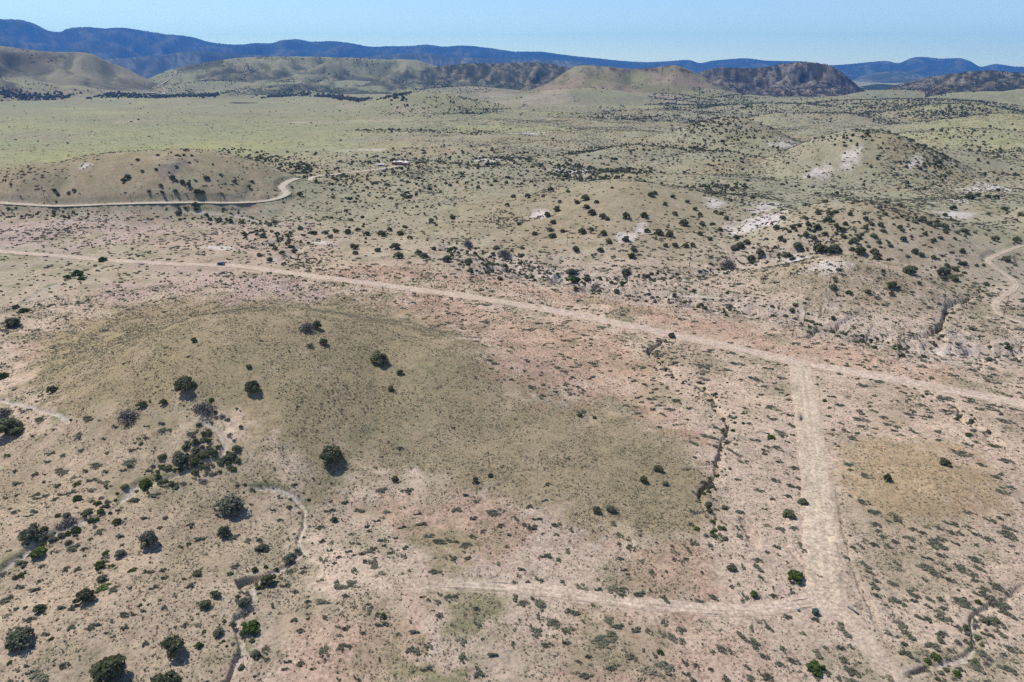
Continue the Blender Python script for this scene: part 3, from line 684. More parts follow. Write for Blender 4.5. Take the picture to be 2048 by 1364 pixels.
jun_family('B', M_BRIGHT, (21, 22, 23), n=900, tall=.8, lobes=11, size=.10)
def twiggy(seed):
    g = np.random.default_rng(seed+900); vf = bare_shape(seed, 46); n = 420; d = unit(g.normal(size=(n, 3))+np.array([0, 0, .5])); d[:, 2] = np.abs(d[:, 2])
    c = d*g.uniform(.35, .98, n)[:, None]*np.array([1, 1, .92]); return join([vf, cards(g, c, unit(g.normal(size=(n, 3))), g.uniform(.03, .07, n), 1.4)])
JUN['D'] = [(mesh_of('branches', twiggy(s), M_BARE), None) for s in (31, 32, 33)]
def shr_family(key, m, seeds, **kw):
    SHR[key] = [(mesh_of('foliage', shrub_shape(s, **kw), m), mesh_of('stems', stems_shape(s), M_BARE)) for s in seeds]
shr_family('S', M_LOW, (41, 42, 43, 44, 45, 46))
shr_family('G', M_BRIGHT, (51, 52), n=260, size=.08)
shr_family('H', M_GREY, (61, 62, 63), h=.55)
shr_family('Y', M_DRY, (71, 72), n=260, h=.4)

# ------------------------------------------------------------------ plants: the ones that can be picked out in the photograph
def to_ground(px, py): 
    P = cast(np.asarray(px, float), np.asarray(py, float), GZ); P[:, 2] = sheet(GZ, P[:, 0], P[:, 1]); return P
ORD = ['nearest', 'second nearest', 'third nearest', 'fourth nearest', 'fifth nearest', 'sixth nearest', 'seventh nearest', 'eighth nearest', 'ninth nearest', 'tenth nearest', 'eleventh nearest', 'twelfth nearest']
LANDMARKS = []          # (x, y, words)
CAT = {'J': ('juniper_tree', 'tree'), 'O': ('grey_tree', 'tree'), 'B': ('green_bush', 'bush'), 'D': ('bare_bush', 'bush')}
def depth_of(P): return P[1]*CP - (P[2]-CAM_H)*SP
def put_tree(P, wm, kind, label, group, i, hs=1.0, parts=True):
    nm, cat = CAT[kind]; cr, tr = JUN[kind][i % len(JUN[kind])]; s = wm/2
    rot = (0, 0, (i*2.39) % 6.28); sc = (s*(.86+.28*((i*.618) % 1)), s*(.86+.28*((i*.381) % 1)), s*hs)
    if parts and tr is not None:
        e = empty(nm, P, rot[2]); e.scale = sc
        c = bpy.data.objects.new('crown', cr); COL.objects.link(c); c.parent = e
        t = bpy.data.objects.new('trunk', tr); COL.objects.link(t); t.parent = e
    else:
        e = bpy.data.objects.new(nm, cr); COL.objects.link(e); e.location = P; e.rotation_euler = rot; e.scale = sc
    tag(e, label, cat, group); return e
# photo pixel of the foot, crown width in photo pixels, kind, height factor, label, short handle
TREES = [
 (350,1306,56,'J',1.15,'big round olive juniper casting a dark shadow beside the thin wash','the big olive juniper by the thin wash'),
 (222,1356,76,'J',1.0,'broad dark juniper at the bottom edge, left of the other two','the broad dark juniper at the bottom edge'),
 (340,1388,72,'J',1.2,'olive juniper cut off by the bottom edge below the big round one','the juniper cut off by the bottom edge'),
 (172,1202,40,'J',.95,'dark dense juniper with a low green bush against its right side','the dark juniper with a bush beside it'),
 (296,1090,42,'O',1.25,'tall grey-green tree standing alone in the lower left scrub','the tall grey-green tree'),
 (447,1072,26,'O',1.3,'small upright grey-green tree right of the tall grey-green one','the small upright grey-green tree'),
 (77,1108,36,'B',.65,'bright green mounded bush on the bank of the sandy wash','the bright green mound by the wash'),
 (200,1134,25,'B',.9,'small bright green bush below the sandy wash, right of the mound','the small bright bush below the wash'),
 (78,1222,27,'J',.9,'small dark juniper in the far lower left scrub','the small juniper in the far lower left'),
 (40,1288,66,'O',.8,'wide silvery bush with deep shade near the left edge bottom','the wide silvery bush'),
 (62,1078,42,'O',.9,'dark grey-green bush on the upper bank of the sandy wash','the grey-green bush on the wash bank'),
 (138,1048,36,'D',.8,'bare dark twiggy bush beside the sandy wash','the bare bush by the wash'),
 (462,1022,62,'O',.85,'large round grey-green tree below the forked wash','the large round grey-green tree'),
 (363,926,34,'O',1.2,'tall dark grey tree in the brushy draw','the tall dark tree in the draw'),
 (289,974,30,'B',.95,'leafy green tree at the head of the wide pale wash bed','the leafy tree at the wash head'),
 (155,1000,20,'B',.8,'round green bush left of the wash thicket','the round bush left of the thicket'),
 (14,868,68,'J',.85,'large dark juniper at the left edge below the cut bank','the large juniper at the left edge'),
 (8,832,40,'D',.9,'bare grey bush above the large left-edge juniper','the bare bush at the left edge'),
 (104,784,20,'J',1.0,'small dark juniper on the left foot of the dome hill','the small juniper at the dome foot'),
 (371,781,44,'J',1.05,'large dark juniper on the near slope of the dome hill','the large juniper on the dome slope'),
 (503,783,35,'J',1.1,'medium juniper right of the large one on the dome slope','the medium juniper on the dome slope'),
 (408,822,46,'D',.85,'tangled grey brush where the dome slope meets the wash','the tangled brush at the dome foot'),
 (256,836,50,'D',.75,'wide grey bare bush under the front of the dome hill','the wide bare bush under the dome'),
 (286,812,22,'J',.8,'dark shrubby juniper just right above the wide bare bush','the shrubby juniper by the bare bush'),
 (327,808,17,'J',.9,'little dark juniper between the bare bush and grey brush','the little juniper between the brush'),
 (760,725,37,'J',.95,'full dark juniper in the hollow right of the dome','the full juniper in the hollow'),
 (614,662,34,'D',1.1,'dead grey tree on the right shoulder of the dome','the dead grey tree on the dome'),
 (635,657,23,'J',1.3,'upright juniper touching the dead grey tree on the dome','the juniper touching the dead tree'),
 (388,684,13,'J',1.2,'tiny lone juniper high on the dome hill','the tiny juniper high on the dome'),
 (646,688,20,'J',.95,'round juniper just below the dead grey tree','the round juniper below the dead tree'),
 (620,693,21,'D',.7,'low grey bush left of the round juniper on the dome','the low grey bush on the dome'),
 (800,748,15,'J',.9,'small juniper right below the full one in the hollow','the small juniper in the hollow'),
 (782,780,13,'J',1.1,'very small juniper on the slope below the hollow','the very small juniper below the hollow'),
 (498,735,14,'J',.8,'small dark bush on the middle of the dome','the small bush mid dome'),
 (663,922,54,'J',.95,'biggest round juniper standing alone mid slope, with dark shadow','the biggest lone juniper mid slope'),
 (1287,963,19,'J',1.1,'round green juniper, left one of the pair above the gully','the left juniper of the gully pair'),
 (1317,941,22,'J',.9,'round green juniper, right one of the pair above the gully','the right juniper of the gully pair'),
 (1330,969,14,'J',.8,'small bush right of the juniper pair above the gully','the small bush by the gully pair'),
 (951,964,15,'J',1.1,'left of two little junipers on the bare slope mid picture','the left little juniper mid slope'),
 (980,953,11,'J',1.1,'right of two little junipers on the bare slope mid picture','the right little juniper mid slope'),
 (790,961,16,'J',.9,'low dark juniper right of the biggest lone one','the low juniper on the slope'),
 (1192,1024,20,'J',1.0,'left bush of two side by side on the mound foot','the left bush on the mound foot'),
 (1222,1022,22,'O',.95,'right bush of two side by side on the mound foot','the right bush on the mound foot'),
 (1160,833,13,'J',1.0,'larger of two tiny junipers on top of the low mound','the tiny juniper on the mound top'),
 (1190,837,9,'J',1.0,'smaller of two tiny junipers on top of the low mound','the smallest juniper on the mound top'),
 (1774,961,17,'J',1.3,'small oval juniper standing in the middle of the orange patch','the oval juniper on the orange patch'),
 (1889,929,25,'J',.8,'squat juniper at the upper right rim of the orange patch','the squat juniper on the orange rim'),
 (1593,1157,38,'B',.85,'bushy green juniper left of the straight road near its lower end','the bushy juniper by the road end'),
 (1506,1191,20,'B',1.0,'small green juniper above the curve of the pink spur road','the small juniper above the spur curve'),
 (1463,1139,22,'J',.8,'small dark juniper on the pale flat left of the bushy one','the dark juniper on the pale flat'),
 (1604,1007,23,'J',.85,'dark juniper close to the left edge of the straight road','the dark juniper beside the straight road'),
 (1577,1033,30,'J',.7,'low wide juniper left below the one beside the straight road','the low juniper left of the road'),
 (1541,876,17,'B',.7,'bright green bush on the pale flat below the road junction','the bright bush below the junction'),
 (1648,802,11,'B',.7,'tiny bright bush right of the straight road by the junction','the tiny bright bush near the junction'),
 (1320,1307,15,'B',.9,'small green juniper alone on the tan ground near the bottom','the small juniper near the bottom'),
 (1630,1342,32,'B',1.0,'green bush within grey scrub at the bottom right','the green bush at the bottom right'),
 (1868,1316,22,'B',.8,'bright bush in grey scrub left of the white wash','the bright bush by the white wash'),
 (1938,872,17,'B',.6,'bright low bush on the flat above the orange patch','the bright bush above the orange patch'),
 (668,1042,16,'J',1.0,'small dark juniper right of the thin wash bend','the small juniper by the wash bend'),
 (767,1234,14,'J',1.0,'small dark juniper alone on the pink ground','the small juniper on pink ground'),
 (535,1166,30,'J',.95,'dark green juniper beside the deep shaded wash cut','the juniper beside the wash cut'),
 (510,1142,15,'B',1.0,'small bush above the juniper at the wash cut','the small bush above the wash cut'),
 (580,1122,30,'O',.95,'blue-grey leafy bush in the elbow of the thin wash','the blue-grey bush in the wash elbow'),
 (432,1193,22,'J',.95,'small juniper left of the wash cut','the small juniper left of the cut'),
 (411,1214,28,'J',.8,'spiky dark juniper below the small one left of the cut','the spiky juniper left of the cut'),
 (505,1262,42,'B',.75,'long green bush on the right bank of the thin wash','the long green bush on the wash bank'),
 (489,1208,28,'O',.85,'grey bush hugging the left bank of the thin wash','the grey bush hugging the wash'),
 (489,1229,24,'D',.7,'dark twiggy bush just below the grey one at the wash','the twiggy bush at the wash'),
 (400,1292,17,'B',.9,'small green bush right of the big olive juniper','the small bush right of the olive juniper'),
 (436,1268,26,'O',.7,'spreading grey bush left of the long green one','the spreading bush left of the green one'),
 (511,1313,24,'O',.9,'grey-green bush right of the wash near the bottom','the grey-green bush near the bottom'),
 (525,1101,28,'O',.7,'loose grey bush above the blue-grey one','the loose grey bush'),
 (394,1150,20,'J',.7,'small round bush midway between the grey trees and wash cut','the small bush midway'),
 (206,1161,24,'O',.75,'round blue-grey bush under the small bright one','the round blue-grey bush'),
 (242,1110,24,'O',.7,'dark grey-green bush below the tall tree to its left','the dark bush left of the tall tree'),
 (28,652,34,'J',.85,'dark juniper at the left edge beyond the dome, with long shadow','the shadowed juniper beyond the dome'),
 (47,624,16,'B',.9,'bright bush just above the shadowed juniper beyond the dome','the bright bush beyond the dome'),
 (32,616,15,'J',.8,'small dark bush above left of the shadowed juniper','the dark bush beyond the dome'),
 (155,551,26,'B',.7,'largest green bush of three beside the thin far wash','the largest bush of the far three'),
 (136,556,17,'B',.7,'left green bush of three beside the thin far wash','the left bush of the far three'),
 (162,559,18,'B',.6,'lower green bush of three beside the thin far wash','the lower bush of the far three'),
 (207,523,20,'B',.75,'round green bush touching the near edge of the long road','the round bush at the long road'),
 (5,756,26,'B',.8,'bright green bush cut by the left edge beside the pink wash','the bright bush at the left edge'),
 (1342,675,17,'J',1.0,'dark juniper at the road edge where the gully begins','the juniper where the gully begins'),
 (1008,512,30,'D',.95,'wide grey leafless tree in the arroyo bend','the leafless tree in the arroyo'),
 (936,492,24,'D',1.2,'tall bare tree below the power pole in the arroyo','the bare tree under the pole'),
 (1456,536,34,'D',1.15,'bare grey cottonwood in the arroyo below the white outcrop','the grey cottonwood'),
 (1143,548,28,'O',.7,'grey bush over the bright one in the arroyo','the grey bush in the arroyo'),
 (1146,562,30,'B',.65,'bright green bush in the arroyo bottom','the bright bush in the arroyo'),
 (1251,549,22,'O',.9,'dark bushy tree on the arroyo bank','the bushy tree on the arroyo bank'),
 (1232,586,16,'O',1.0,'dark bush above the road by the arroyo lip','the bush at the arroyo lip'),
 (600,391,13,'J',1.0,'lone juniper right of the bend of the upper road','the juniper at the upper bend'),
 (275,321,10,'J',.8,'lone juniper near the top of the hill above the upper road','the lone juniper on the upper hill'),
 (255,357,16,'J',.9,'larger juniper midway up the hill above the upper road','the larger juniper on the upper hill'),
 (1783,575,24,'J',.8,'broad juniper on the grassy flat right of the white outcrop','the broad juniper right of the outcrop'),
 (2013,522,19,'J',.8,'juniper beside the winding two-track','the juniper beside the two-track'),
 (1697,587,17,'B',.6,'bright low bush on the bare slope below the outcrop','the bright bush below the outcrop'),
 (905,437,13,'J',.9,'lone juniper on the open slope above the bare tree','the lone juniper on the open slope'),
 (1302,392,17,'J',.9,'juniper at the crest of the juniper hill','the juniper on the hill crest'),
]
GROUP_TREES = 'bushes and trees scattered over the near ground'
px = [t[0] for t in TREES]; py = [t[1] for t in TREES]; PT = to_ground(px, py)
TREE_XY = []
for i, ((x, y, w, k, hs, lb, hd), P) in enumerate(zip(TREES, PT)):
    wm = w*depth_of(P)/FPX; put_tree(P, wm, k, lb, None, i, hs); LANDMARKS.append((P[0], P[1], hd)); TREE_XY.append((P[0], P[1], wm))
# junipers seen across the slopes beyond the long road (foot pixel, width)
MIDTREES = [(1056,396,15),(1027,396,12),(1015,412,10),(1101,382,12),(1136,385,10),(1224,377,8),(1154,407,12),(1170,400,18),(1172,417,16),(1193,406,12),(1119,406,9),(1114,422,15),(1184,429,18),(1095,433,16),(1106,447,15),(1206,437,17),(1213,440,12),(1252,437,18),(1287,434,16),(1310,388,12),(1037,450,10),(1100,462,14),(1105,475,18),(1068,470,13),(1164,467,17),(1182,461,12),(1206,470,15),(1125,464,12),(1367,451,20),(1316,469,20),(1339,473,18),(1293,464,12),(1252,482,16),(1201,503,15),(1268,501,18),(1331,493,12),(1350,493,14),(1370,494,14),(1385,493,12),(1263,516,16),(1152,502,16),(1217,486,14),
 (710,498,18),(756,503,15),(793,498,22),(797,516,21),(838,509,17),(847,516,18),(895,523,24),(937,528,18),(710,508,14),(868,500,12),(900,505,15),(940,545,14),(975,548,12),(1000,560,12),
 (1552,458,16),(1585,457,14),(1596,453,12),(1616,451,14),(1633,458,18),(1612,473,15),(1626,478,14),(1682,463,17),(1800,457,13),(1807,481,14),(1637,503,26),(1652,503,16),(1670,504,24),(1720,506,25),(1748,506,18),(1752,511,14),(1892,546,18),(1880,549,17),(1908,561,20),(1889,560,15),(1910,540,14),(1736,586,14),(1667,578,16),(1988,481,16),(2033,484,18),(1952,532,8),(1967,532,8),(1971,571,12),(1660,429,14),(1830,506,16),(1840,512,14),(1866,517,11),(1520,510,18),(1500,520,16),(1480,495,22),(1493,488,16),(1473,478,13),(1440,462,12),(1470,500,20),
 (248,363,11),(345,358,14),(413,358,13),(298,384,9),(322,373,10),(352,384,11),(378,373,12),(395,387,15),(405,386,10),(364,366,12),(325,387,9),(498,375,10),(505,365,9),(470,365,9),(285,344,8),(312,340,7),(110,382,9),(115,390,9),(148,383,9),(137,388,8),(640,368,8),(632,364,8),(680,372,8),
 (1940,398,18),(1955,393,14),(1975,396,13),(1990,397,13),(1870,455,14),(1905,420,16),(1890,432,12),(1975,430,10),(2010,420,14),(2040,432,14),(1925,505,12),(1850,470,10),(1730,440,14),(1760,452,12),(1700,430,12),(1770,430,12),(1650,470,13),(1690,450,12),(1560,480,13),(1420,480,12),(1400,470,12),(1405,450,14),(1390,420,12),(1350,430,12),(1375,405,12),(1330,410,11),(1345,395,10),(1400,432,12),
 (695,468,16),(672,466,14),(650,468,15),(735,470,14),(765,472,16),(780,462,12),(800,470,14),(716,462,13),(660,476,12),(820,478,12),(550,500,14),(565,508,12),(590,505,16),(540,522,14),(520,512,12),(575,490,12),
 (485,448,16),(460,445,14),(440,442,12),(540,452,12),(550,448,12),(600,460,14),(625,468,12),(420,440,10)]
mx = np.array(MIDTREES, float); PM = to_ground(mx[:, 0], mx[:, 1])
def auto_label(x, y, what, store, used):
    d = [((a-x)**2+(b-y)**2, h) for a, b, h in LANDMARKS]; h = min(d)[1]
    store.setdefault((what, h), []).append((min(d)[0], used))
# power poles, the house and the car count as landmarks for what stands far out
POLES_PX = [(1607,649,616,'tall power pole with crossarm above a dark gully head','the tall pole above the gully head'),(1585,673,646,'thin power pole near the long road left of the taller one','the thin pole near the long road'),(1134,492,469,'power pole at the foot of the juniper hill','the pole at the juniper hill foot'),(1379,534,505,'power pole rising beside the arroyo left of the cottonwood','the pole beside the cottonwood'),
            (940,468,444,'power pole behind the bare tree in the arroyo','the pole behind the bare tree'),(1658,574,546,'power pole standing at the edge of the white outcrop','the pole at the white outcrop'),(2007,632,592,'power pole in the bend of the winding two-track','the pole in the two-track bend'),(88,392,374,'power pole on the hill foot beside the upper road','the pole on the upper hill foot'),(443,412,396,'power pole just below the upper road','the pole below the upper road'),(613,417,396,'power pole on the slope right of the upper bend','the pole right of the upper bend'),(263,404,391,'power pole by the dark clump on the upper road','the pole by the upper road')]
PP = to_ground([p[0] for p in POLES_PX], [p[1] for p in POLES_PX])
for p, P in zip(POLES_PX, PP): LANDMARKS.append((P[0], P[1], p[4]))
HOUSE = to_ground([800], [330])[0]; LANDMARKS.append((HOUSE[0], HOUSE[1], 'the terracotta house'))
CARP = to_ground([445], [529])[0]; LANDMARKS.append((CARP[0], CARP[1], 'the dark blue car'))
for a, b, h in [(1610,728,'the road junction'),(1540,436,'the large white outcrop'),(1655,528,'the lower white outcrop'),(1985,380,'the white flat on the right'),(1075,432,'the small white scar'),(350,340,'the grey scar on the upper hill'),(1652,1195,'the bend at the end of the straight road'),(870,1168,'the blind end of the spur road'),(1955,1250,'the white wash in the lower right'),(1000,1290,'the olive grass patch'),(1450,935,'the deep gully beside the mound'),(1915,815,'the cut bank right of the junction'),(2000,1100,'the pale flat at the right edge')]:
    P = to_ground([a], [b])[0]; LANDMARKS.append((P[0], P[1], h))

# ------------------------------------------------------------------ low shrubs traced from the photograph: (frame offset x, y, scale) and spots (x, y, width) in that enlarged frame
SHRUB_SETS = [
 (1300,900,2.738,-40,[(790,95,70),(745,125,40),(690,165,60),(800,200,70),(755,250,60),(670,265,40),(630,320,35),(500,340,65),(485,425,60),(635,410,50),(720,435,75),(690,525,60),(640,555,40),(590,600,70),(605,650,90),(605,695,50),(705,570,30),(675,795,60),(755,610,30),(345,805,85),(280,830,80),(95,822,100),(1240,340,100),(1330,350,70),(1365,390,60),(1225,515,70),(1310,525,50),(1340,500,60),(1250,440,50),(1270,470,50),(1430,530,50),(1440,430,60),(1490,450,60),(1510,418,60),(1580,425,50),(1650,400,90),(1735,415,60),(1650,450,80),(1790,460,50),(1850,485,90),(1860,380,80),(1960,425,100),(1950,455,110),(1555,500,90),(1600,520,120),(1560,525,90),(1600,575,60),(1520,590,70),(1590,620,80),(1780,600,110),(1800,645,90),(1570,680,80),(1550,660,60),(1650,712,60),(1790,715,60),(1900,750,130),(1830,760,80),(1810,790,90),(1190,630,100),(1200,665,70),(1355,650,70),(1360,620,60),(1340,735,90),(1240,715,60),(1240,745,80),(1240,795,60),(1440,760,60),(1460,800,60),(1530,815,60),(1355,825,100),(1590,815,60),(1530,855,60),(1605,865,60),(1720,840,140),(1900,830,110),(1950,860,120),(1950,890,120),(1500,920,100),(1590,915,90),(1900,950,100),(1850,920,90),(1320,1005,80),(1430,1015,100),(1600,1005,80),(1850,1010,80),(1930,1005,90),(1560,1080,110),(1500,1110,110),(1410,1120,100),(1390,1060,50),(1990,1090,90),(1740,1050,80),(1820,1115,100),(1790,1190,110),(1960,1200,110),(1080,1000,110),(1040,1080,60),(1105,1075,50),(930,1120,90),(950,1210,100),(1060,1150,80),(1110,1215,110),(1145,1160,30),(1300,1245,90),(1700,1200,60),(1620,1130,60),(790,1155,80),(710,1170,70),(540,1040,170),(410,1095,100),(180,985,80),(140,1035,110),(630,1130,60),(90,1200,150),(250,1175,50),(540,1190,60),(760,915,70),(910,930,60),(650,970,70),(835,1000,50),(640,1240,90),(420,1255,80),(200,1225,60),(1095,465,30),(1165,530,50),(1110,530,45),(970,295,30),(930,690,40),(1045,660,30)]),
 (1200,560,2.415,-30,[(200,415,60),(510,420,80),(510,475,70),(615,430,60),(660,400,60),(740,470,50),(760,480,60),(820,425,50),(880,470,50),(865,525,50),(700,615,40),(640,660,50),(765,600,30),(855,625,60),(910,575,40),(920,650,40),(930,700,50),(845,670,60),(775,550,40),(560,710,50),(550,760,60),(660,835,60),(750,770,60),(850,805,60),(800,840,40),(855,725,40),(720,690,30),(930,745,30),(1105,655,40),(1170,690,40),(1105,740,30),(1190,730,50),(1260,670,70),(1330,630,50),(1370,660,50),(1385,695,50),(1280,510,60),(1195,560,40),(1155,600,60),(1120,560,50),(1270,705,50),(1420,725,40),(1450,745,50),(1520,730,60),(1500,645,60),(1560,655,40),(1595,660,40),(1640,730,50),(1680,628,50),(1550,600,60),(1470,540,50),(1660,565,100),(1800,585,50),(1890,600,50),(1900,625,70),(1965,680,80),(1940,610,40),(1720,670,40),(1770,790,60),(1810,725,50),(1730,825,70),(1840,890,60),(1910,800,60),(1910,950,70),(1960,870,90),(1990,1000,50),(1940,1020,70),(1355,490,60),(1530,475,40),(1155,450,40),(1210,890,70),(1210,915,40),(375,580,60),(390,590,40),(640,350,50),(470,405,50),(250,590,30)]),
 (650,860,2.706,10,[(115,390,60),(195,430,80),(320,320,80),(455,320,60),(225,520,40),(130,655,50),(75,685,40),(210,665,50),(270,690,40),(300,775,80),(590,765,90),(120,840,150),(110,895,60),(235,940,40),(310,1050,90),(480,1090,70),(90,1170,80),(470,1190,80),(905,1215,70),(1150,1075,80),(1205,1160,70),(1310,1150,50),(840,1320,80),(550,1290,80),(930,440,110),(950,515,60),(1120,525,80),(1255,510,60),(800,475,60),(760,350,40),(1205,290,45),(780,690,60),(1190,680,60),(1025,825,50),(1100,820,40),(1480,860,50),(1610,860,80),(1610,895,60),(1715,885,100),(1840,920,90),(1070,935,90),(1620,755,45),(1060,750,50),(1505,1140,160),(1350,980,110),(1600,1060,90),(1680,1080,80),(1330,1075,60),(1425,1225,50),(1740,1310,170),(1850,1280,110),(1560,1280,80),(1410,1330,100),(530,900,40),(720,430,80),(640,600,110),(760,620,90),(560,570,80)]),
 (0,1024,4.0,25,[(170,590,90),(275,620,100),(325,545,50),(75,690,140),(140,770,60),(210,760,50),(490,760,90),(580,760,90),(160,400,120),(330,430,60),(530,450,80),(630,455,80),(845,320,70),(960,190,70),(600,180,60),(890,430,80),(680,345,40),(820,600,150),(1050,600,50),(1230,600,80),(1200,470,120),(1300,460,70),(1320,520,60),(1060,460,100),(1590,210,100),(1510,250,50),(1450,270,60),(1590,505,60),(1890,430,100),(1840,490,70),(1530,590,80),(1470,530,50),(1145,785,60),(1280,700,40),(1120,740,50),(1010,920,70),(715,920,70),(580,920,90),(410,1010,60),(905,990,50),(1170,1050,70),(1480,900,70),(1400,915,40),(340,1300,200),(520,1225,90),(210,1225,60),(75,1200,60),(240,1280,80),(610,275,140),(800,150,110),(940,80,120),(1630,950,50),(1320,760,60)]),
 (500,1000,4.0,10,[(640,80,110),(890,90,130),(560,215,100),(935,210,60),(580,330,60),(640,400,60),(790,410,80),(710,460,60),(900,425,80),(870,345,60),(1220,215,80),(1375,190,100),(1165,300,50),(1040,320,60),(1070,360,50),(985,385,80),(580,810,150),(460,850,80),(945,835,70),(405,1045,100),(360,960,80),(470,945,50),(400,1310,90),(305,1290,80),(280,680,100),(430,540,60),(60,1220,100),(770,1020,70)]),
 (0,700,4.0,20,[(115,310,60),(330,360,60),(210,480,110),(340,545,110),(270,680,50),(640,670,120),(660,795,70),(410,820,90),(510,840,60),(790,905,120),(500,950,110),(690,960,60),(290,990,80),(130,1060,90),(470,1080,80),(300,1155,90),(440,1190,80),(60,840,90),(120,965,60),(1310,630,90),(1560,660,140),(1300,580,70),(1130,745,50),(1060,890,150),(850,965,60),(990,955,60),(620,1060,100),(1560,740,130),(1620,720,80),(1330,1340,60),(1150,1340,60)]),
]
sh = []
for (ox, oy, sc, yaw, pts) in SHRUB_SETS:
    for (a, b, w) in pts: sh.append((ox+a/sc, oy+b/sc, w/sc, yaw))
sh = np.array(sh); PS = to_ground(sh[:, 0], sh[:, 1]+2)
keep = []
for i in range(len(sh)):
    if all((PS[i, 0]-PS[j, 0])**2+(PS[i, 1]-PS[j, 1])**2 > .8 for j in keep): keep.append(i)
sh, PS = sh[keep], PS[keep]
print('shrubs', len(sh), 'trees', len(TREES), 'mid', len(MIDTREES))
rk = random.Random(3); store = {}
def yaw_at(x, y): return -.65 + .9*float(vnoise(np.array([x/60]), np.array([y/60]), 8)[0])
for i, (P, (u, v, w, yaw)) in enumerate(zip(PS, sh)):
    k = rk.choice('SSSSSSHHSSY' if u > 560 else 'SSHHHHSSG')
    fo, st = SHR[k][rk.randrange(len(SHR[k]))]; s = w*depth_of(P)/FPX/2
    e = empty('low_shrub', P, R(yaw)+rk.uniform(-.25, .25)); asp = rk.uniform(.5, .75) if u > 560 else rk.uniform(.65, 1)
    e.scale = (s*1.05, s*asp*1.05, min(s*.95, .95)*rk.uniform(.8, 1.1))
    c = bpy.data.objects.new('foliage', fo); COL.objects.link(c); c.parent = e
    c = bpy.data.objects.new('stems', st); COL.objects.link(c); c.parent = e
    what = {'S': 'low grey-green shrub', 'H': 'fuller silvery shrub', 'Y': 'dry yellowish shrub', 'G': 'low bright green shrub'}[k]
    tag(e, 'x', 'shrub', 'low shrubs scattered over the flats'); auto_label(P[0], P[1], what, store, e)
for i, (P, (u, v, w)) in enumerate(zip(PM, MIDTREES)):
    k = 'J' if rk.random() < .8 else 'O'
    e = put_tree(P, w*depth_of(P)/FPX*1.05, k, 'x', 'junipers on the slopes beyond the long road', i, rk.uniform(.8, 1.05), parts=w > 13)
    auto_label(P[0], P[1], {'J': 'dark juniper on the far slopes', 'O': 'grey-green tree on the far slopes'}[k], store, e); TREE_XY.append((P[0], P[1], w*.4))
for (what, h), L in store.items():
    L.sort(key=lambda q: q[0])
    for n_, (d, e) in enumerate(L):
        e['label'] = f"{what}, {ORD[n_] if n_ < len(ORD) else str(n_+1)+'th nearest'} to {h}"

# ------------------------------------------------------------------ scattered cover nobody could count
def scatter(name, P, yaw, scale, variant, sources, label):
    me = bpy.data.meshes.new(name); me.vertices.add(len(P)); me.vertices.foreach_set('co', P.astype(np.float32).ravel())
    a = me.attributes.new('turn', 'FLOAT_VECTOR', 'POINT'); a.data.foreach_set('vector', np.c_[0*yaw, 0*yaw, yaw].astype(np.float32).ravel())
    a = me.attributes.new('grow', 'FLOAT_VECTOR', 'POINT'); a.data.foreach_set('vector', scale.astype(np.float32).ravel())
    a = me.attributes.new('pick', 'INT', 'POINT'); a.data.foreach_set('value', variant.astype(np.int32))
    me.update(); o = bpy.data.objects.new(name, me); COL.objects.link(o)
    g = bpy.data.node_groups.new(name, 'GeometryNodeTree'); g.interface.new_socket('Geometry', in_out='INPUT', socket_type='NodeSocketGeometry'); g.interface.new_socket('Geometry', in_out='OUTPUT', socket_type='NodeSocketGeometry')
    n, l = g.nodes, g.links; gi = n.new('NodeGroupInput'); go = n.new('NodeGroupOutput')
    inst = n.new('GeometryNodeInstanceOnPoints'); jn = n.new('GeometryNodeJoinGeometry')
    for s in sources[::-1]:
        oi = n.new('GeometryNodeObjectInfo'); oi.transform_space = 'ORIGINAL'; oi.inputs['Object'].default_value = s; oi.inputs['As Instance'].default_value = True
        l.new(oi.outputs['Geometry'], jn.inputs[0])
    def na(nm, t):
        q = n.new('GeometryNodeInputNamedAttribute'); q.data_type = t; q.inputs['Name'].default_value = nm; return q.outputs['Attribute']
    er = n.new('FunctionNodeEulerToRotation'); l.new(na('turn', 'FLOAT_VECTOR'), er.inputs[0])
    l.new(gi.outputs[0], inst.inputs['Points']); l.new(jn.outputs[0], inst.inputs['Instance']); inst.inputs['Pick Instance'].default_value = True
    l.new(na('pick', 'INT'), inst.inputs['Instance Index']); l.new(er.outputs[0], inst.inputs['Rotation']); l.new(na('grow', 'FLOAT_VECTOR'), inst.inputs['Scale'])
    l.new(inst.outputs[0], go.inputs[0])
    md = o.modifiers.new('scatter', 'NODES'); md.node_group = g
    tag(o, label, kind='stuff'); return o
def first_child(kind_name, part, mesh):
    for o in COL.objects:
        if o.data is mesh: return o
    return None
def sources_for(meshes): return [s for s in (first_child('', '', m) for m in meshes) if s is not None]
def candidates(n, r0, r1, seed, a0=-50, a1=50, p=2.0):
    g = np.random.default_rng(seed); t = R(a0)+g.random(n)*R(a1-a0)
    r = (r0**p + g.random(n)*(r1**p-r0**p))**(1/p); return r*np.sin(t), r*np.cos(t), g
def paint(u, v, shapes):
    """density given as soft ellipses (x, y, rx, ry, value) in the flattened photo plane"""
    d = np.zeros(u.shape)
    for (a, b, ra, rb, val) in shapes: d = np.maximum(d, val*sst(1.25, .6, np.hypot((u-a)/ra, (v-b)/rb)))
    return d
def masks(x, y):
    road = np.zeros(x.shape)
    for k, (w, P) in ROADS.items():
        d, _ = dist_to(x, y, P, w*.5+2.5); road = np.maximum(road, d < w*.5+1.2)
    for k, (w, dep, P) in WASHES.items():
        d, _ = dist_to(x, y, P, w+2); road = np.maximum(road, d < w*1.0)
    return road > 0
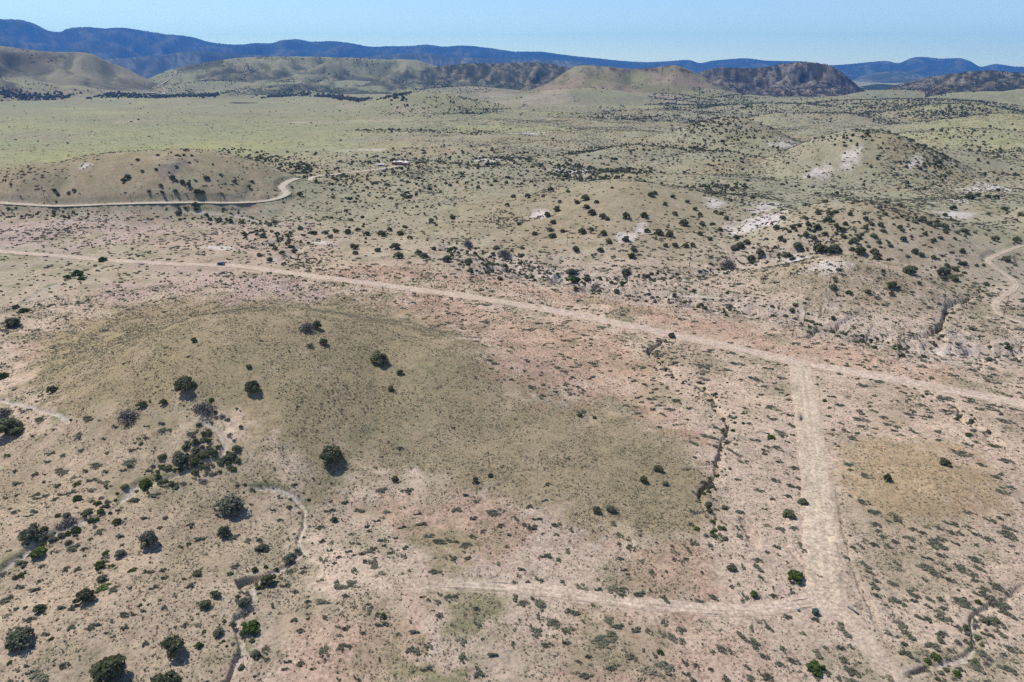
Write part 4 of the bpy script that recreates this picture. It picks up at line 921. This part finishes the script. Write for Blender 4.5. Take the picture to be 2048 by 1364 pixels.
def ellipses(L):
    P = to_ground([e[0] for e in L], [max(e[1], 188) for e in L]); u, v = flat_uv(P[:, 0], P[:, 1])
    return [(u[i], v[i], e[2], e[3], e[4]) for i, e in enumerate(L)]
DOME = PATCHES[3][4]
def grass_dome(u, v): return sst(15, -25, poly_sd(u, v, DOME))

# low shrubs, near flats to about a kilometre
x, y, g = candidates(420000, 95, 2400, 91, p=1.0)
u, v = flat_uv(x, y); r = np.hypot(x, y)
patchy = sst(-.35, .35, fbm(x/38, y/38, 3, 901)); patchy2 = sst(-.2, .5, fbm(x/90, y/90, 3, 905))
drain = sst(.80, .95, ridged(x/95+.3*fbm(x/60, y/60, 2, 7), y/95, 2, 955))
dens = .024 + .056*patchy                                             # shrubs per square metre
dens *= 1-.93*grass_dome(u, v)
dens *= np.where(r < 175, .7, 1)
dens *= np.where((u < 640) & (v > 840) & (r < 260), .45, 1)
dens *= np.where((u > 1400) & (r > 175) & (r < 330), 1.0, 1)
orange = poly_sd(u, v, PATCHES[9][4]) < 8; dens[orange] *= .08
pinkl = sst(12, -12, poly_sd(u, v, PATCHES[1][4])); dens = dens + .10*pinkl*sst(-.5, .2, fbm(x/25, y/25, 2, 907))
hill = np.maximum(sst(12, -12, poly_sd(u, v, PATCHES[17][4])), .8*sst(12, -12, poly_sd(u, v, PATCHES[18][4]))); dens *= 1-.75*hill
fw = sst(330, 500, r); dens = dens*(1-fw) + fw*(dens*.6+(.045+.045*sst(-.1, .15, np.arctan2(x, y)))*patchy2**1.5)*(.5+2.2*drain)*(1-.5*sst(1000, 2400, r))
dens *= 1-.85*sst(.02, -.2, np.arctan2(x, y))*sst(880, 1050, r)
# candidate density along r (p=1: even in r): n / (dtheta * (r1-r0) * r)
cd = 420000/(R(100)*(2400-95)*r)
ok = (g.random(len(x)) < dens/cd) & ~masks(x, y)
near_tree = np.zeros(len(x), bool)
for (a, b, w) in TREE_XY: near_tree |= (x-a)**2+(y-b)**2 < (w*.4)**2
for P, s_ in zip(PS, sh): near_tree |= (x-P[0])**2+(y-P[1])**2 < 1.2
ok &= ~near_tree; x, y, r = x[ok], y[ok], r[ok]; n = len(x)
srcs = sources_for([m for k in 'SSHSY' for m, _ in SHR[k]])
s = np.exp(g.normal(-.14, .52, n))*.88*(1+.3*sst(280, 600, r)); s = np.clip(s, .22, 2.4)
yaw = -.5+1.1*vnoise(x/60, y/60, 8)+.35*g.normal(size=n)
sc = np.stack([s*1.15, s*g.uniform(.5, .9, n), np.minimum(s*.9, .9)*g.uniform(.7, 1.1, n)*(1+.5*sst(300, 430, r))], -1)
scatter('scrub_cover', np.stack([x, y, sheet(GZ, x, y)-.02], -1), yaw, sc, g.integers(0, len(srcs), n), srcs, 'countless low grey-green desert shrubs over the flats')
print('scrub', n)

# junipers and oaks far out, thick on some slopes, absent from the valley
JD = ellipses([(1450,410,60,45,.012),(1420,380,60,25,.010),(1700,430,170,40,.012),(1640,420,80,25,.014),(1850,440,120,40,.008),(1760,540,90,35,.012),(1640,545,60,20,.010),(1900,545,50,25,.010),(1460,275,110,32,.020),(1500,262,70,22,.018),(1740,290,140,40,.012),(1850,330,60,18,.03),(1280,300,150,22,.014),(1200,320,200,25,.008),(900,345,240,34,.018),(1050,345,120,12,.020),(1450,375,60,6,.03),(1500,225,180,16,.010),(1700,215,250,18,.013),(1920,215,160,20,.020),(1850,225,120,14,.016),(1420,210,120,12,.016),(1240,235,90,10,.008),(1330,240,150,4,.03),(900,265,110,5,.02),(760,262,60,4,.015),(480,310,60,14,.020),(520,325,50,20,.014),(620,330,120,25,.008),(400,375,70,18,.008),(680,365,140,30,.014),(720,410,150,40,.008),(780,450,130,30,.008),(560,470,90,25,.009),(1130,350,160,25,.014),(900,310,200,14,.012),(560,330,90,18,.018),(380,360,60,22,.018),(720,465,90,10,.010),(860,205,130,12,.003),(960,215,60,6,.012),(1950,290,140,25,.008),(1950,345,130,15,.008),(1550,330,150,30,.006),(1300,345,120,8,.015),(1000,505,70,12,.012),(960,540,70,16,.012),(1300,560,180,12,.006)])
x, y, g = candidates(420000, 330, 4300, 92, a0=-44, a1=46, p=1.0)
u, v = flat_uv(x, y); r = np.hypot(x, y); thv = np.arctan2(x, y)
cl = sst(-.1, .5, fbm(x/70, y/70, 3, 911))*.9+.25
right = sst(-.2, .1, thv)
dens = (.0002+.0009*right*sst(.0, .6, fbm(x/150, y/150, 3, 915)))*sst(450, 800, r)
drain = sst(.82, .95, ridged(x/170+.4*fbm(x/90, y/90, 2, 9), y/170, 2, 965))
dens = np.maximum(dens, 2.3*paint(u, v, JD))*cl*(.75+1.2*drain) + .010*drain*right*sst(420, 700, r)
dens = dens*(1-.75*sst(1700, 4000, r))
cd = 420000/(R(90)*(4300-330)*r)
ok = (g.random(len(x)) < dens/cd) & ~masks(x, y)
for (a, b, w) in TREE_XY:
    ok &= (x-a)**2+(y-b)**2 > 6
x, y, r = x[ok], y[ok], r[ok]; n = len(x)
srcs = sources_for([m for k in 'JO' for m, _ in JUN[k]])
s = np.clip(np.exp(g.normal(.30, .38, n)), .6, 3.0)*(1+.5*sst(1200, 3500, r))
scatter('juniper_woodland', np.stack([x, y, sheet(GZ, x, y)-.05], -1), g.uniform(0, 6.28, n), np.stack([s*g.uniform(.75, 1.3, n), s*g.uniform(.75, 1.3, n), s*g.uniform(.6, 1.1, n)], -1), g.integers(0, len(srcs), n), srcs, 'countless dark junipers dotting the farther slopes and draws')
print('junipers', n)

# trees and scrub on the ranges behind
x, y, g = candidates(330000, 3500, 6900, 93, a0=-42, a1=42, p=2.0)
j = sheet(RID.astype(float), x, y); k = np.round(j).astype(int)
nm = np.array([rg[0] for rg in RIDGES]+['plain'])[np.clip(k, -1, len(RIDGES)-1)]
z0 = sheet(GZ, x, y)
cl = sst(-.15, .45, fbm(x/170, y/170, 4, 921))
dens = np.select([nm == 'scrub', nm == 'rock', nm == 'rockright', nm == 'middle', nm == 'left', nm == 'fore', nm == 'butte', (nm == 'plain') & (z0 > 12)], [.15+.85*cl, .25+.75*cl, .3+.7*cl, .02+.7*cl**2, .01+.25*cl**3, 0*cl, .012+.05*cl**3, .01+.35*cl**2], 0.0)
ok = g.random(len(x)) < dens*.75; x, y = x[ok], y[ok]; n = len(x)
s = np.clip(np.exp(g.normal(.85, .3, n)), 1.2, 5)
scatter('range_woodland', np.stack([x, y, sheet(GZ, x, y)-.1], -1), g.uniform(0, 6.28, n), np.stack([s, s, s*.9], -1), g.integers(0, len(srcs), n), srcs, 'dark scrub woodland speckling the hills before the blue range')
print('range trees', n)

# belt of cottonwoods along the far creek
BP = castl([(-400,190),(0,189),(200,190.5),(300,191),(420,190),(560,191),(690,192),(800,193)]); BP = resample(BP, 30)
g = np.random.default_rng(94); n = 3600; q = g.integers(0, len(BP), n); x = BP[q, 0]+g.normal(0, 22, n); y = BP[q, 1]+g.normal(0, 55, n)+40*fbm(x/200, x*0, 2, 5)
ok = (fbm(x/120, x*0+3, 3, 930) > -.42) & ~((np.arctan2(x, y) > R(-13)) & (g.random(n) < .5)); x, y = x[ok], y[ok]; n = len(x)
s = g.uniform(3, 7.5, n)
scatter('cottonwood_belt', np.stack([x, y, sheet(GZ, x, y)-.2], -1), g.uniform(0, 6.28, n), np.stack([s, s, s*g.uniform(.8, 1.15, n)], -1), g.integers(0, len(srcs), n), srcs, 'dense dark line of trees along the creek under the far hills')

# brush along washes and gullies
P_, S_ = [], []
g = np.random.default_rng(95)
for (P, cnt, wid, smin, smax) in [(WASHES['a'][2], 190, 3.2, .35, 1.5), (WASHES['c'][2], 90, 2.2, .3, .9), (GULLIES[0][2], 190, 1.9, .35, 1.1), (GULLIES[4][2], 520, 9, .5, 1.8), (GULLIES[5][2], 200, 6, .5, 1.7), (WASHES['d'][2], 50, 3, .5, 1.3), (GULLIES[1][2], 60, 3, .5, 1.2), (GULLIES[2][2], 40, 2, .5, 1.0), (WASHES['g'][2], 60, 7, .8, 2.2), (GULLIES[13][2], 90, 5, .8, 1.8), (GULLIES[12][2], 30, 4, .7, 1.5), (GULLIES[11][2], 40, 4, .8, 1.8), (WASHES['b'][2], 18, 4, .5, 1.0)]:
    q = g.integers(0, len(P), cnt); off = g.normal(0, wid, (cnt, 2)); P_.append(P[q]+off); S_.append(g.uniform(smin, smax, cnt)*g.uniform(.7, 1, cnt))
# thicket in the draw below the dome
T = to_ground(g.normal(400, 38, 70), g.normal(918, 14, 70)); P_.append(T[:, :2]); S_.append(g.uniform(.5, 1.5, 70))
P_ = np.concatenate(P_); S_ = np.concatenate(S_); ok = ~masks(P_[:, 0], P_[:, 1]); P_, S_ = P_[ok], S_[ok]; n = len(P_)
srcb = sources_for([m for k in 'JOBD' for m, _ in JUN[k]] + [m for m, _ in SHR['H']])
scatter('wash_brush', np.c_[P_, sheet(GZ, P_[:, 0], P_[:, 1])-.05], g.uniform(0, 6.28, n), np.stack([S_, S_, S_*g.uniform(.55, .95, n)], -1), g.integers(0, len(srcb), n), srcb, 'brush crowding the washes and gully banks')

# grass tufts and stones on the near ground
tuft_obj = [bpy.data.objects.new('grass_tuft', mesh_of('grass_tuft', tuft_shape(s), M_TUFT if i < 3 else M_DRY)) for i, s in enumerate((81, 82, 83, 84))]
g = np.random.default_rng(96)
tp = to_ground([640, 905, 1200, 820], [1180, 1250, 1280, 1090])
for o, P in zip(tuft_obj, tp):
    COL.objects.link(o); o.location = P; o.scale = (.5, .5, .45)
    tag(o, 'x', 'grass', 'single grass tufts')
for o, lb in zip(tuft_obj, ['small grass tuft left of the blind end of the spur road', 'small grass tuft in the olive grass patch', 'small grass tuft on the tan ground below the spur road', 'small dry grass tuft on the red soil above the spur road']): o['label'] = lb
N = 620000
x, y, g = candidates(N, 88, 420, 97, p=1.3)
u, v = flat_uv(x, y); r = np.hypot(x, y)
_, gr = cover(x, y)
dens = (.30+.70*np.clip(gr, 0, 1)**1.2)*sst(-.6, .25, fbm(x/7, y/7, 3, 940))
ok = (g.random(N) < dens*.85) & ~masks(x, y); x, y, gr, r = x[ok], y[ok], gr[ok], r[ok]; n = len(x)
s = np.clip(np.exp(g.normal(-1.62, .42, n)), .09, .62)*(1+.6*sst(200, 400, r))
_, grd = None, np.where(g.random(n) < .22, 3, g.integers(0, 3, n))
scatter('grass_cover', np.stack([x, y, sheet(GZ, x, y)-.02], -1), g.uniform(0, 6.28, n), np.stack([s*1.3, s*1.3, s], -1), grd, tuft_obj, 'short grass tufts over the hills and flats')
print('tufts', n)

# ------------------------------------------------------------------ power poles
def box(x0, x1, y0, y1, z0, z1):
    V = [(x0,y0,z0),(x1,y0,z0),(x1,y1,z0),(x0,y1,z0),(x0,y0,z1),(x1,y0,z1),(x1,y1,z1),(x0,y1,z1)]
    return V, [(0,3,2,1),(4,5,6,7),(0,1,5,4),(1,2,6,5),(2,3,7,6),(3,0,4,7)]
M_INS = simple('insulator_porcelain', (.30,.30,.32), .3, .5, 0, .05)
for i, ((a, b, top, lb, hd), P) in enumerate(zip(POLES_PX, PP)):
    h = np.clip((b-top)*depth_of(P)/FPX*1.08, 7.5, 12.5); e = empty('power_pole', P, .5+.3*i); tag(e, lb, 'pole', 'power poles across the plain')
    V, F = tube([(0,0,-.6),(0,0,h*.5),(0,0,h)], [.17,.15,.12], 8); meshobj('post', V, F, M_POLE, e, True)
    if i not in (1,):
        V, F = box(-1.25,1.25,.12,.26,h-.75,h-.60); arm = meshobj('crossarm', V, F, M_POLE, e)
        for q in (-1.1, 0, 1.1):
            V, F = tube([(q,.19,h-.60),(q,.19,h-.5),(q,.19,h-.36)], [.05,.08,.03], 6); meshobj('insulator', V, F, M_INS, arm)
# ------------------------------------------------------------------ terracotta house and its shed
M_STUC = simple('terracotta_stucco', (.50,.31,.23), .95, .1, 0, .12, .6); M_ROOF = simple('white_roof_coating', (.78,.77,.75), .8, .2, 0, .06, .5)
M_GLASS = simple('dark_window_glass', (.03,.035,.045), .08, .5, 0, .05); M_WOOD = simple('brown_door_wood', (.10,.055,.035), .7, .2, 0, .2, 2)
def ring(x0, x1, y0, y1, z0, z1, t):
    P = [(x0,y0),(x1,y0),(x1,y1),(x0,y1)]; I = [(x0+t,y0+t),(x1-t,y0+t),(x1-t,y1-t),(x0+t,y1-t)]
    V = [(*p, z0) for p in P]+[(*p, z1) for p in P]+[(*p, z1) for p in I]+[(*p, z0) for p in I]
    F = []
    for k in range(4):
        n = (k+1) % 4; F += [(k,n,4+n,4+k),(4+k,4+n,8+n,8+k),(8+k,8+n,12+n,12+k)]
    return V, F
hs_ = empty('adobe_house', HOUSE, R(-14)); hs_.location.z = HOUSE[2]-.3; tag(hs_, 'flat-roofed terracotta house with white roofs at the end of the upper road', 'house')
for (x0,x1,y0,y1,h) in [(-12.5,-4,1.5,10,4.0),(-5.5,4.5,-3,6.5,5.0),(4.5,13,-5,4,4.4),(-2,8,6.5,13,4.2)]:
    V, F = ring(x0,x1,y0,y1,-.8,h,.35); w_ = meshobj('wall', V, F, M_STUC, hs_)
    V, F = box(x0+.36,x1-.36,y0+.36,y1-.36,h-.6,h-.10); meshobj('roof', V, F, M_ROOF, hs_)
for (x,y,wd,z0,z1) in [(-10.5,1.5,1.6,1.2,2.6),(-7.5,1.5,1.6,1.2,2.6),(-4,-3,1.8,1.2,2.8),(2.2,-3,1.8,1.2,2.8),(6,-5,2.6,.4,2.7),(9.6,-5,2.6,.4,2.7)]:
    V, F = ring(x-wd/2,x+wd/2,y-.10,y-.02,z0,z1,.001); V, F = box(x-wd/2-.1,x+wd/2+.1,y-.07,y-.01,z0-.1,z1+.1); wn = meshobj('window', V, F, M_WOOD, hs_)
    V, F = box(x-wd/2,x+wd/2,y-.10,y-.075,z0,z1); meshobj('pane', V, F, M_GLASS, wn)
V, F = box(-1.6,-.4,-3.10,-3.01,0,2.3); dr = meshobj('door', V, F, M_WOOD, hs_); V, F = box(-.6,-.5,-3.16,-3.11,1.0,1.2); meshobj('handle', V, F, M_INS, dr)
for q in range(7):
    V, F = tube([(-4.5+q*1.4,-3.0,4.1),(-4.5+q*1.4,-3.6,4.1)], [.12,.12], 6); meshobj('roof_beam', V, F, M_WOOD, hs_)
V, F = box(7.0,8.0,6.6,7.4,4.2,5.4); meshobj('chimney', V, F, M_STUC, hs_)
def shed(P, L, W, h, mw, mr, label, rz, cat='shed', nm='shed', rise=1.2):
    e = empty(nm, P, rz); tag(e, label, cat)
    V, F = box(-L/2,L/2,-W/2,W/2,-.8,h); meshobj('wall', V, F, mw, e)
    V = [(-L/2-.4,-W/2-.4,h+.02),(L/2+.4,-W/2-.4,h+.02),(L/2+.4,W/2+.4,h+.02),(-L/2-.4,W/2+.4,h+.02),(-L/2-.4,0,h+rise),(L/2+.4,0,h+rise)]
    meshobj('roof', V, [(0,1,5,4),(2,3,4,5),(1,2,5),(3,0,4),(0,3,2,1)], mr, e)
    n = max(1, int(L/5))
    for k in range(n):
        xx = -L/2+L*(k+.5)/n; V, F = box(xx-.7,xx+.7,-W/2-.06,-W/2-.01,.6,min(h-.5,2.4)); meshobj('window' if k else 'door', V, F, M_GLASS if k else M_WOOD, e)
M_TAN = simple('tan_siding', (.42,.33,.25), .9, .1); M_RUST = simple('rusty_metal_roof', (.34,.19,.13), .7, .3, 0, .2, .4); M_WHITE = simple('white_painted_metal', (.74,.74,.72), .6, .3, 0, .06)
SP_ = to_ground([762], [332])[0]; shed(SP_, 9, 4.5, 2.4, M_TAN, M_WHITE, 'small white-roofed shed left of the terracotta house', .1, rise=.5)
RB = castl([(315,187.5),(344,187.5),(176,191),(190,191.5),(352,190)]); RB[:, 2] = sheet(GZ, RB[:, 0], RB[:, 1])
shed(RB[0]+np.array([0,-70,0]), 42, 14, 6, M_TAN, M_RUST, 'long rusty-roofed ranch barn among the creek trees', .1, 'barn', 'ranch_barn', 3.5)
shed(RB[1]+np.array([0,-90,0]), 14, 8, 4, M_WHITE, M_WHITE, 'small white ranch house right of the long barn', .2, 'house', 'ranch_house', 2)
shed(RB[2]+np.array([0,-120,0]), 12, 4, 3.2, M_WHITE, M_WHITE, 'white trailer before the creek trees, left of two', .1, 'trailer', 'trailer', .5)
shed(RB[3]+np.array([0,-120,0]), 11, 4, 3.2, M_WHITE, M_WHITE, 'white trailer before the creek trees, right of two', -.2, 'trailer', 'trailer', .5)
# ------------------------------------------------------------------ dark blue car on the long road
M_CAR = simple('dark_blue_car_paint', (.015,.03,.12), .25, .6, .2, .03); M_TYRE = simple('tyre_rubber', (.02,.02,.02), .9, .1); M_RIM = simple('grey_rim', (.35,.35,.36), .35, .5, .8); M_LAMP = simple('lamp_glass', (.8,.8,.78), .1, .6); M_TAIL = simple('red_tail_glass', (.4,.02,.02), .2, .6)
P = ROADS['main'][1]; k = int(np.argmin(np.hypot(P[:, 0]-CARP[0], P[:, 1]-CARP[1]))); tdir = P[min(k+3, len(P)-1)]-P[k-3]
car = empty('parked_car', (P[k, 0], P[k, 1], ROADZ['main'][k]+.16), math.atan2(tdir[1], tdir[0])); tag(car, 'dark blue hatchback car on the long pink road', 'car')
side = [(-2.3,.35),(-2.35,.75),(-2.2,1.0),(-1.85,1.55),(-.6,1.66),(.25,1.60),(1.0,1.05),(2.05,.92),(2.3,.70),(2.3,.35)]
V, F = [], []; n = len(side)
for yy, kk in ((-.92,0),(-.90,0),(.90,0),(.92,0)):
    for (xx, zz) in side:
        inset = .20*max(0, (zz-1.0)/.66); V.append((xx, yy-np.sign(yy)*inset, zz))
V = [V[i] for i in list(range(n))+list(range(3*n, 4*n))]
F = [tuple(range(n))[::-1], tuple(range(n, 2*n))]+[(i, (i+1) % n, n+(i+1) % n, n+i) for i in range(n)]
meshobj('body', V, F, M_CAR, car)
for sgn in (-1, 1):
    V = [(-1.75,sgn*.935,1.04),(-.7,sgn*.935,1.04),(-.7,sgn*.76,1.55),(-1.55,sgn*.76,1.5)]; meshobj('side_window', V, [(0,1,2,3)], M_GLASS, car)
    V = [(-.6,sgn*.935,1.04),(.75,sgn*.935,1.04),(.15,sgn*.76,1.52),(-.6,sgn*.76,1.55)]; meshobj('side_window', V, [(0,1,2,3)], M_GLASS, car)
    for xx in (-1.45, 1.45):
        V, F = tube([(xx,sgn*.74,.33),(xx,sgn*.96,.33)], [.34,.34], 14); ty = meshobj('wheel', V, F+[tuple(range(14))], M_TYRE, car)
        V, F = tube([(xx,sgn*.95,.33),(xx,sgn*.98,.33)], [.20,.20], 10); meshobj('rim', V, F+[tuple(range(10))], M_RIM, ty)
    V, F = box(2.28,2.33,sgn*.65-.18,sgn*.65+.18,.68,.84); meshobj('headlight', V, F, M_LAMP, car)
    V, F = box(-2.38,-2.32,sgn*.7-.12,sgn*.7+.12,.75,1.0); meshobj('tail_light', V, F, M_TAIL, car)
V = [(.32,-.72,1.59),(.32,.72,1.59),(1.02,.84,1.08),(1.02,-.84,1.08)]; meshobj('windscreen', V, [(3,2,1,0)], M_GLASS, car)
# ------------------------------------------------------------------ utility boxes and culvert by the road bend
M_GRN = simple('green_box_paint', (.03,.06,.045), .5, .4); M_PIPE = simple('corrugated_pipe', (.10,.10,.11), .6, .4, .4)
U = to_ground([1595,1630,1706], [1221,1228,1222])
def ubox(P, w, d, h, m, label):
    e = empty('utility_box', P, .3); tag(e, label, 'utility box')
    V, F = box(-w/2,w/2,-d/2,d/2,-.1,h); b_ = meshobj('housing', V, F, m, e); V, F = box(-w/2-.05,w/2+.05,-d/2-.05,d/2+.05,h+.002,h+.08); meshobj('lid', V, F, m, e)
    V, F = box(-w*.4,w*.4,-d/2-.03,-d/2-.003,.1,h-.1); meshobj('door_panel', V, F, m, e)
ubox(U[0], .5, .4, .55, M_INS, 'small grey utility box below the road bend'); ubox(U[1], 1.1, .9, 1.1, M_GRN, 'dark green utility box below the road bend')
V, F = tube([(-1.3,0,.16),(0,0,.18),(1.3,0,.14)], [.24,.24,.24], 12)
pi_ = meshobj('culvert_pipe', V, F, M_PIPE, None, True, U[2]); pi_.rotation_euler = (0, 0, -1.05); tag(pi_, 'dark length of culvert pipe lying right of the road bend', 'pipe')
# ------------------------------------------------------------------ air
zt = max(float(GZ.max()), CAM_H)+40; zb = float(GZ.min())-1.5
hz = meshobj('haze', *box(-24500, 24500, -300, 24500, zb, zt), None); tag(hz, 'thin blue air between the camera and the far range', kind='stuff')
m = bpy.data.materials.new('air'); m.use_nodes = True; n = m.node_tree.nodes; n.remove(n['Principled BSDF'])
pv = n.new('ShaderNodeVolumePrincipled'); pv.inputs['Color'].default_value = (.08, .33, 1.0, 1); pv.inputs['Density'].default_value = 4.0e-5; pv.inputs['Anisotropy'].default_value = 0.0; pv.inputs['Absorption Color'].default_value = (.02, .08, .2, 1)
m.node_tree.links.new(pv.outputs[0], n['Material Output'].inputs['Volume']); hz.data.materials.append(m)
